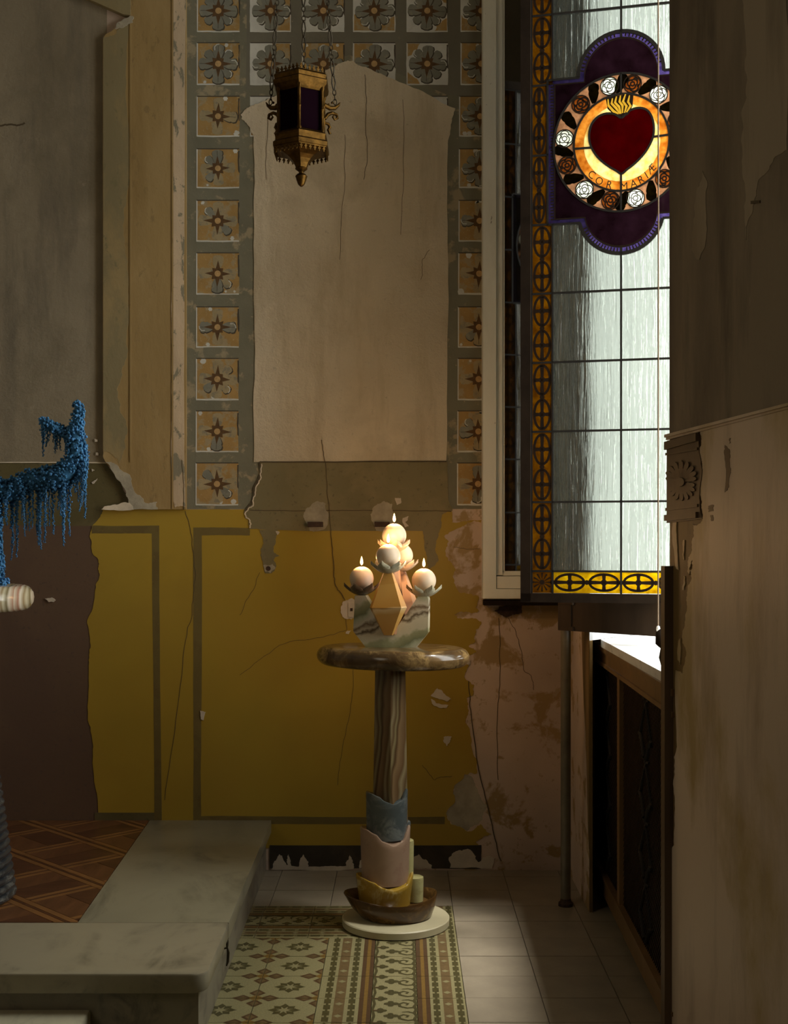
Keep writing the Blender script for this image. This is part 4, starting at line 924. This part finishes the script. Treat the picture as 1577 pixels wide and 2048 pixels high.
# column: square stone turned so an arris faces the room
m = MB(); vs = []; ang = [R(a) for a in (-88, 2, 92, 182)]
for (z, rl) in ((.36,.068),(1.0,.058)):
    for a in ang:
        for da in (-.03, .03): vs.append((tx(781)+rl*math.cos(a+da)*1.0, TY+rl*math.sin(a+da), z))
m.add(vs, [tuple(reversed(range(8))), tuple(range(8,16))]+[(k,(k+1) % 8,8+(k+1) % 8,8+k) for k in range(8)]).build('column', M['column_stone'], tb)
# oval top with rounded rim
m = MB(); seg = 72; rings = []; th = .072; zc = 1.032
for i in range(11):
    a = math.pi*(i/10-.5); rings.append((1-(th/2)*(1-math.cos(a))/.27, zc+th/2*math.sin(a)))
vs = []
for (s, z) in [(.02, zc-th/2)]+rings+[(.02, zc+th/2)]:
    for k in range(seg):
        a = 2*math.pi*k/seg; w_ = 1+.018*math.sin(2*a+.6)-.02*math.cos(3*a); u, v = .305*s*w_*math.cos(a), .235*s*w_*math.sin(a); t = R(-29)
        vs.append((tx(786)+u*math.cos(t)-v*math.sin(t), TY+u*math.sin(t)+v*math.cos(t), z))
n = 13; fs = [(i*seg+k, i*seg+(k+1) % seg, (i+1)*seg+(k+1) % seg, (i+1)*seg+k) for i in range(n-1) for k in range(seg)]+[tuple(reversed(range(seg))), tuple((n-1)*seg+k for k in range(seg))]
m.add(vs, fs).build('table_top', M['top_stone'], tb, smooth=50)
ZT = zc+th/2

# ------------------------------------------------------------------ candle holder, candles
ch = thing('candle_holder', (tx(784), TY, ZT), 'faceted stone candle holder with petal cups on the oval table top', 'candle holder')
def hz(py, Y=TY): return Zat(py, Y)
UR = R(-9)                                               # the holder is turned a little
def UM(u, v, d): return Vector((tx(784)+u*math.cos(UR)+d*math.sin(-UR)*-1, TY+u*math.sin(UR)-d*math.cos(UR), v))
zb = ZT
uo = [(-.098,zb),(.096,zb),(.144,zb+.058),(.146,zb+.182),(.142,zb+.196),(.106,zb+.196),(.012,zb+.058),(-.012,zb+.058),(-.098,zb+.198),(-.140,zb+.198),(-.146,zb+.06)]
MB().poly([uo], UM, -.027, .027).build('body', M['onyx_green'], ch, smooth=20)
def arm(nm, c, mat, w, zt, zm, zl, root, dpt):               # bipyramid-like arm
    m = MB(); vs = []; sec = [(-1,-.35),(-.88,-.85),(.70,-1.0),(1,-.45),(1,.5),(.75,.9),(-.8,.9),(-1,.45)]
    for (z, s, sh) in ((zl,.26,1),(zm,1.0,.25),(zt,.26,0)):
        for (qx, qy) in sec: vs.append((c[0]+w*s*qx, c[1]+(root-c[1])*sh+dpt*s*qy, z))
    n = 8; m.add(vs, [tuple(reversed(range(n))), tuple(range(2*n,3*n))]+[(i*n+k,i*n+(k+1) % n,(i+1)*n+(k+1) % n,(i+1)*n+k) for i in range(2) for k in range(n)])
    return m.build(nm, mat, ch)
YF, YR_ = 4.585, 4.83
cF = (Xat(777,YF), YF); cR = (Xat(803,YR_), YR_)
arm('front_arm', cF, M['onyx_honey'], .070, hz(1145,YF), hz(1215,YF), ZT+.048, TY-.035, .050)
arm('rear_arm', cR, M['onyx_rose'], .070, hz(1143,YR_), hz(1212,YR_), ZT+.048, TY+.035, .050)
m = MB(); m.lathe([(.034,ZT+.05),(.040,ZT+.12),(.022,ZT+.30),(.018,hz(1099))], (tx(789),TY,0), 8); m.build('centre_stem', M['onyx_rose'], ch)
def cup(c, z, mat, seed, R_=.062):
    """six pointed petals around a small dish"""
    cp = MB().lathe([(.012,z-.012),(.020,z-.006),(.030,z+.006),(.026,z+.008),(.0001,z+.002)], (c[0],c[1],0), 18).build('petal_cup', mat, ch, smooth=50)
    rn = random.Random(seed); a0 = rn.uniform(0, 1)
    for k in range(6):
        a = a0+k*math.pi/3+rn.uniform(-.08,.08); m = MB(); rows = 7; vs = []
        for i in range(rows+1):
            t = i/rows; r = .014+R_*.88*t; h = z-.006+.034*t**1.7; w = .026*math.sin(math.pi*min(1,(t*.86+.14)))**.8*(1 if t < .8 else (1-t)/.2*.9+.1*0)
            w = max(w, .0008)
            for j in (-1,-.5,0,.5,1):
                lift = .010*j*j*(.4+.6*t)
                for th_ in (0,): vs.append((c[0]+r*math.cos(a)-w*j*math.sin(a), c[1]+r*math.sin(a)+w*j*math.cos(a), h+lift))
        top = len(vs); vs += [(x_, y_, z_-.0045) for x_, y_, z_ in vs]
        q = lambda i, j: i*5+j
        fs = [(q(i,j),q(i,j+1),q(i+1,j+1),q(i+1,j)) for i in range(rows) for j in range(4)]
        fs += [tuple(top+v for v in reversed(f)) for f in fs]
        rim = [q(i,0) for i in range(rows+1)]+[q(rows,j) for j in (1,2,3,4)]+[q(i,4) for i in range(rows-1,-1,-1)]+[q(0,j) for j in (3,2,1)]
        fs += [(rim[i], rim[(i+1) % len(rim)], top+rim[(i+1) % len(rim)], top+rim[i]) for i in range(len(rim))]
        m.add(vs, fs).build('petal', mat, cp, smooth=60)
RC_ = .0465
def candle(c, zc_, label, lpow):
    t = thing('ball_candle', (c[0], c[1], zc_-RC_), label, 'candle', 'burning ball candles on the stone holder')
    m = MB(); rs = 20; prof = [(max(RC_*math.sin(math.pi*i/rs), 1e-5), -RC_*math.cos(math.pi*i/rs)) for i in range(rs-1)]
    prof += [(.008,RC_*.985),(.004,RC_*.965),(.0001,RC_*.955)]
    m.lathe(prof, (c[0],c[1],zc_), 36).build('wax_ball', M['wax'], t, smooth=60)
    m = MB(); m.tube([(c[0],c[1],zc_+RC_*.95),(c[0]+.001,c[1],zc_+RC_+.008),(c[0]+.0025,c[1],zc_+RC_+.012)], [.0014,.0013,.001], 6).build('wick', M['wick'], t)
    fz = zc_+RC_+.005
    m = MB(); m.lathe([(.0005,0),(.0042,.004),(.0058,.010),(.0050,.018),(.0030,.026),(.0006,.034)], (c[0],c[1],fz), 12).build('flame', M['flame'], t, smooth=80)
    l = bpy.data.lights.new('flame_light', 'POINT'); l.energy = lpow; l.color = (1.0,.56,.24); l.shadow_soft_size = .008; o = bpy.data.objects.new('flame_light', l); col.objects.link(o); o.parent = t; o.location = (0, 0, fz+.018-(zc_-RC_)); 
    return t
LP = 2.9
def UPt(u): p = UM(u, 0, 0); return (p.x, p.y)
pl_, pr_ = UPt(-.118), UPt(.125)
CB = .006+RC_
specs = [(pl_, hz(1157,pl_[1])-CB, 'petal_dark', 1), (pr_, hz(1161,pr_[1])-CB, 'petal_stone', 2), (cF, hz(1113,YF)-CB, 'petal_stone', 3), (cR, hz(1111,YR_)-CB, 'petal_pink', 4), ((tx(789),TY), hz(1071)-CB, 'petal_pink', 5)]
labs = ['lit ball candle in the darkest petal cup, over the dark-veined arm', 'lit ball candle in the sage cup over the pale green arm', 'lit ball candle on the honey-coloured diamond arm', 'ball candle mostly hidden behind the candle of the honey-coloured arm', 'topmost lit ball candle on the tall central stem']
for (c, z, mt, sd_), lb in zip(specs, labs):
    cup(c, z, M[mt], sd_); candle(c, z+.006+RC_, lb, LP)

# ------------------------------------------------------------------ hanging lantern
YL = 4.9; LX = Xat(603, YL); SL = YL/F
def lz(py): return Zat(py, YL-.08*(1 if py < 292 else max(0, (336-py)/44)))
la = thing('hanging_lantern', (LX, YL, lz(372)), 'tarnished brass sanctuary lantern with plum glass hanging on three chains', 'lantern')
def hexl(name, prof, mat, smooth=None): m = MB(); m.lathe(prof, (LX,YL,0), 6, a0=R(-90)); return m.build(name, mat, la, smooth=smooth)
rh = .108
top_c = hexl('upper_cornice', [(rh*.9,lz(176)),(rh*.98,lz(172)),(rh*1.12,lz(164)),(rh*1.14,lz(156)),(rh*1.08,lz(153)),(rh*1.12,lz(146)),(rh*1.04,lz(141)),(rh*.94,lz(141)),(rh*.9,lz(150))], M['brass'])
bot_c = hexl('lower_cornice', [(rh*.55,lz(296)),(rh*1.02,lz(294)),(rh*1.15,lz(288)),(rh*1.15,lz(280)),(rh*1.06,lz(276)),(rh*1.06,lz(268)),(rh*1.10,lz(264)),(rh*.98,lz(258)),(rh*.6,lz(258))], M['brass'])
def hexpt(r, a): return Vector((LX+r*math.cos(R(a)), YL+r*math.sin(R(a)), 0))
def crest(parent, r, z, up, n=6, s=1.0):
    for k in range(6):
        a, b = hexpt(r, -90+60*k), hexpt(r, -30+60*k); m = MB(); t = (b-a).normalized(); nn = Vector((t.y,-t.x,0))
        def cm(u, v, d): p = a+t*u; return Vector((p.x+nn.x*d, p.y+nn.y*d, z+up*v))
        L = (b-a).length; w = L/n
        m.poly([[(0,-.003),(L,-.003),(L,.005),(0,.005)]], cm, -.002, .002)
        for i in range(n):
            c = w*(i+.5); q = [(c-.003,.003),(c+.003,.003),(c+.0025,.009),(c+.006*s,.011),(c+.0055*s,.016),(c+.002,.016),(c+.003,.021),(c,.026*s),(c-.003,.021),(c-.002,.016),(c-.0055*s,.016),(c-.006*s,.011),(c-.0025,.009)]
            m.poly([q], cm, -.0022, .0022)
        m.build('cresting', M['brass'], parent)
crest(top_c, rh*1.02, lz(143), 1); crest(bot_c, rh*1.10, lz(289), -1)
for k in range(6):
    p = hexpt(rh*.93, -90+60*k); m = MB(); m.lathe([(.010,lz(262)),(.010,lz(256)),(.0065,lz(253)),(.0065,lz(216)),(.0085,lz(214)),(.0065,lz(212)),(.0065,lz(178)),(.010,lz(174)),(.010,lz(168))], (p.x,p.y,0), 10); m.build('colonnette', M['brass'], la, smooth=50)
    a, b = hexpt(rh*.84, -90+60*k), hexpt(rh*.84, -30+60*k)
    m = MB(); d_ = (b-a).normalized(); m.bar((a+b)/2+Vector((0,0,lz(258)))-d_*0, (a+b)/2+Vector((0,0,lz(170))), d_, .003, (b-a).length*.98); m.build('glass_pane', M['wine_glass'], la)
hexl('funnel', [(rh*.98,lz(290)),(rh*.80,lz(297)),(rh*.58,lz(305)),(rh*.42,lz(314)),(rh*.30,lz(324)),(rh*.24,lz(334)),(rh*.22,lz(337))], M['brass'])
m = MB(); m.lathe([(.024,lz(336)),(.025,lz(338)),(.018,lz(341)),(.010,lz(344)),(.010,lz(347)),(.018,lz(349)),(.0245,lz(353)),(.021,lz(357)),(.020,lz(360)),(.013,lz(369)),(.005,lz(373)),(.0001,lz(373.5))][::-1], (LX,YL,0), 20); m.build('finial', M['brass'], la, smooth=50)
HOOK = Vector((LX, YL, 5.10))
for ang, tip in ((150, 1), (30, 1), (270+180-360+0, 0)):
    a = R(ang); d_ = Vector((math.cos(a), math.sin(a), 0)); r0 = rh*.95
    def bp(r, py): return Vector((LX, YL, lz(py)))+d_*(r0+(r-r0)*1.4)
    m = MB()
    m.tube([bp(r0,186), bp(r0+.018,190), bp(r0+.034,188), bp(r0+.046,181), bp(r0+.052,174)], [.010,.010,.009,.006,.002], 8)
    m.tube([bp(r0+.002,214), bp(r0+.012,204), bp(r0+.026,199), bp(r0+.040,201), bp(r0+.043,208), bp(r0+.034,212), bp(r0+.027,207), bp(r0+.031,204)], [.008,.008,.007,.0065,.006,.005,.004,.003], 8)
    m.tube([bp(r0,222), bp(r0+.014,224), bp(r0+.018,230), bp(r0+.013,236), bp(r0+.018,243), bp(r0+.022,241)], [.006,.007,.007,.0055,.005,.003], 8)
    for py in (184, 178): m.sphere(bp(r0+.014+(.012 if py == 178 else 0), py), .0055, 8, 6)
    m.build('scroll_bracket', M['brass'], la, smooth=60)
    s0 = bp(r0+.036, 181); m = MB(); dirv = (HOOK-s0).normalized(); L = (HOOK-s0).length; sd_ = dirv.cross(Vector((0,1,0))).normalized(); s2 = dirv.cross(sd_)
    def link(c, hl, hw, r_, axis): m.tube([c+dirv*hl*math.sin(R(q))+axis*hw*math.cos(R(q)) for q in range(0, 360, 30)], r_, 5, closed=True)
    pos = .0; i = 0
    while pos < L-.03:
        for j in range(3): link(s0+dirv*(pos+.011), .012, .0065, .0022, sd_ if j % 2 == 0 else s2); pos += .019
        for j in range(2):                               # long twin-rod links with a knot between
            h = .062; e = .009
            m.tube([s0+dirv*pos-sd_*.002, s0+dirv*(pos+h*.5)-sd_*e*.8, s0+dirv*(pos+h)-sd_*.003], .0032, 5); m.tube([s0+dirv*pos+sd_*.002, s0+dirv*(pos+h*.5)+sd_*e*.8, s0+dirv*(pos+h)+sd_*.003], .0032, 5)
            m.sphere(s0+dirv*(pos+h), .006, 8, 6); pos += h
    m.build('chain', M['iron'], la, smooth=60)
m = MB(); m.tube([HOOK-Vector((0,0,.01)), Vector((LX,YL,ZC+.01))], .006, 8); m.sphere(HOOK, .02, 12, 8); m.build('hanger', M['iron'], la, smooth=60)

# ------------------------------------------------------------------ pull cord
m = MB(); cp_ = P(1317, 1258, 4.3); tp_ = Vector((cp_.x, cp_.y, 4.18)); m.tube([tp_, Vector((cp_.x+.001,cp_.y,2.6)), cp_], .0026, 6)
pcd = thing('pull_cord', (cp_.x, cp_.y, cp_.z), 'thin brown pull cord with white knob hanging before the casement', 'cord')
m.build('cord', M['cord'], pcd)
m = MB(); m.lathe([(.002,.012),(.006,.008),(.0075,0),(.005,-.008),(.0005,-.012)][::-1], cp_, 12); m.build('knob', M['knob'], pcd, smooth=60)

# ------------------------------------------------------------------ left table with striped slab and blue flowers
T2 = Vector((-1.60, 4.24, HP))
t2 = thing('stone_side_table', tuple(T2), 'side table with striped onyx top on a black ribbed stone pedestal', 'table')
m = MB(); rings = []; th = .088; zc2 = 1.275
for i in range(9):
    a = math.pi*(i/8-.5); rings.append((.305-(th/2)*.8*(1-math.cos(a)), zc2+th/2*math.sin(a)))
m.lathe(rings, (T2.x,T2.y,0), 64); m.build('table_top', M['slab_stripe'], t2, smooth=50)
m = MB(); prof = []; z = HP; r = .244; k = 0
while z < 1.24:
    prof += [(r-.012, z), (r, z+.010), (r+.002, z+.019), (r-.006, z+.026)]; z += .0285; k += 1
    r = .244-.06*min(1, (z-HP)/.45) if z < .75 else max(.10, .184-.25*(z-.75))
m.lathe(prof, (T2.x,T2.y,0), 48); m.build('ribbed_pedestal', M['black_stone'], t2, smooth=40)

YB_ = 4.24
fl_ = thing('blue_amaranth_flowers', (P(-20,1175,YB_).x, YB_, zc2+th/2), 'arching blue dyed amaranth flowers with trailing tassels on the striped table', 'flowers')
rb = random.Random(9)
ICO = []
_p = (1+5**.5)/2
icov = [Vector(v).normalized() for v in ((-1,_p,0),(1,_p,0),(-1,-_p,0),(1,-_p,0),(0,-1,_p),(0,1,_p),(0,-1,-_p),(0,1,-_p),(_p,0,-1),(_p,0,1),(-_p,0,-1),(-_p,0,1))]
icof = [(0,11,5),(0,5,1),(0,1,7),(0,7,10),(0,10,11),(1,5,9),(5,11,4),(11,10,2),(10,7,6),(7,1,8),(3,9,4),(3,4,2),(3,2,6),(3,6,8),(3,8,9),(4,9,5),(2,4,11),(6,2,10),(8,6,7),(9,8,1)]
def bead(mb, c, r_, m=0): mb.add([c+v*r_*rb.uniform(.75,1.25) for v in icov], icof, m)
def fuzzy(name, path, dens):                              # path: (px, py, radius px, dy)
    mb = MB(); pts = [(P(x, y, YB_+dy), r_*YB_/F) for x, y, r_, dy in path]
    mb.tube([p for p, r_ in pts], [r_*.78 for p, r_ in pts], 8)
    for (a, ra), (b, rb_) in zip(pts, pts[1:]):
        L = (b-a).length; n = int(L*((ra+rb_)/2)*dens)
        for _ in range(n):
            t = rb.random(); c = a+(b-a)*t; r_ = ra+(rb_-ra)*t; d_ = Vector((rb.gauss(0,1), rb.gauss(0,1), rb.gauss(0,1))).normalized()
            bead(mb, c+d_*r_*rb.uniform(.8,1.12), rb.uniform(.003,.006), 0 if rb.random() < .62 else 1)
    p, r_ = pts[-1]
    for _ in range(14):
        d_ = Vector((rb.gauss(0,1), rb.gauss(0,1), rb.gauss(0,1))).normalized(); bead(mb, p+d_*r_*.8, .006, 1)
    return mb.build(name, [M['blue'], M['blue_bright']], fl_, smooth=80, fixn=False)
D = 130000
fuzzy('main_branch', [(-190,985,20,.06),(-120,985,26,.02),(-60,990,30,0),(-10,975,24,.0),(20,985,24,0),(55,962,22,0),(90,958,24,0),(120,955,28,0),(142,938,26,0),(152,910,20,0),(152,880,20,0),(150,860,17,0)], D)
fuzzy('upright_tip', [(148,868,17,0),(154,845,14,0),(158,825,11,0),(155,808,9,0)], D)
fuzzy('side_tip', [(148,872,16,0),(128,866,13,0),(106,854,11,-.02),(92,845,9,-.03),(84,841,6,-.03)], D)
fuzzy('hanging_trunk', [(-14,985,16,-.02),(-10,1050,14,-.03),(-8,1110,12,-.03),(-4,1140,12,-.02),(-2,1158,9,0)], D)
def strand(px, y0, y1, r_px=3.4, dy=0.0, thick=1):
    mb = MB(); a = P(px, y0, YB_+dy); b = P(px+rb.uniform(-3,3), y1, YB_+dy); L = (b-a).length; n = max(6, int(L/.0042)); pts = []
    sx, sy = rb.uniform(-.006,.006), rb.uniform(-.006,.006)
    for i in range(n+1):
        t = i/n; c = a+(b-a)*t+Vector((sx*math.sin(t*3), sy*math.sin(t*2.6), 0)); pts.append(c)
        for q in range(thick+1):
            rr = r_px*YB_/F*(1-.55*t); off = Vector((rb.gauss(0,1), rb.gauss(0,1), 0))*rr*.55
            bead(mb, c+off, rr*rb.uniform(.5,.8), 0 if rb.random() < .45 else 1)
    mb.tube(pts[::6]+[pts[-1]], .0012, 4); mb.build('hanging_tassel', [M['blue'], M['blue_bright']], fl_, smooth=80, fixn=False)
for a in [(82,846,890),(88,848,912),(94,850,892),(98,852,880),(104,858,884),(112,862,906),(117,864,898),(122,868,900),(128,872,910),
          (171,905,1000),(169,900,1036),(160,930,1022),(163,915,1010),(154,930,1004),(151,935,985),(173,890,960),(140,960,1072),(126,965,1092),(128,960,1060),(134,965,1020),(122,970,1030),(117,960,1020),
          (108,950,1068),(99,945,1052),(84,960,1098),(80,960,1090),(88,965,1085),(77,960,1070),(92,960,1040),(64,965,1056),(59,960,1062),(52,960,1060),(47,965,1072),(42,970,1040),(36,980,1070),(31,985,1114),(26,985,1090),(21,990,1120),(15,985,1050),(10,985,1040),(5,985,1036),(0,985,1030),(-6,985,1060),(-20,990,1100),(-34,990,1080),(-50,990,1110),(-66,990,1070),(-85,990,1100),(-110,990,1090),(-140,985,1070),
          (2,1090,1168),(7,1110,1167),(-3,1100,1168)]:
    strand(*a, r_px=rb.uniform(3.0,4.6), dy=rb.uniform(-.03,.03), thick=1)
m = MB(); base = P(-4,1176,YB_); base.z = zc2+th/2; m.lathe([(.030,0),(.028,.006),(.012,.012)], (base.x,base.y,base.z-.001), 14)
for _ in range(160):
    a = rb.uniform(0, 6.28); q = rb.uniform(0,.03); bead(m, base+Vector((q*math.cos(a)*1.3, q*math.sin(a), .012+rb.uniform(-.006,.012))), .0055, 1)
m.build('flower_foot', [M['blue'], M['blue_bright']], fl_, smooth=80, fixn=False)

# drop the helper property again
for o in bpy.data.objects:
    if 'org' in o: del o['org']
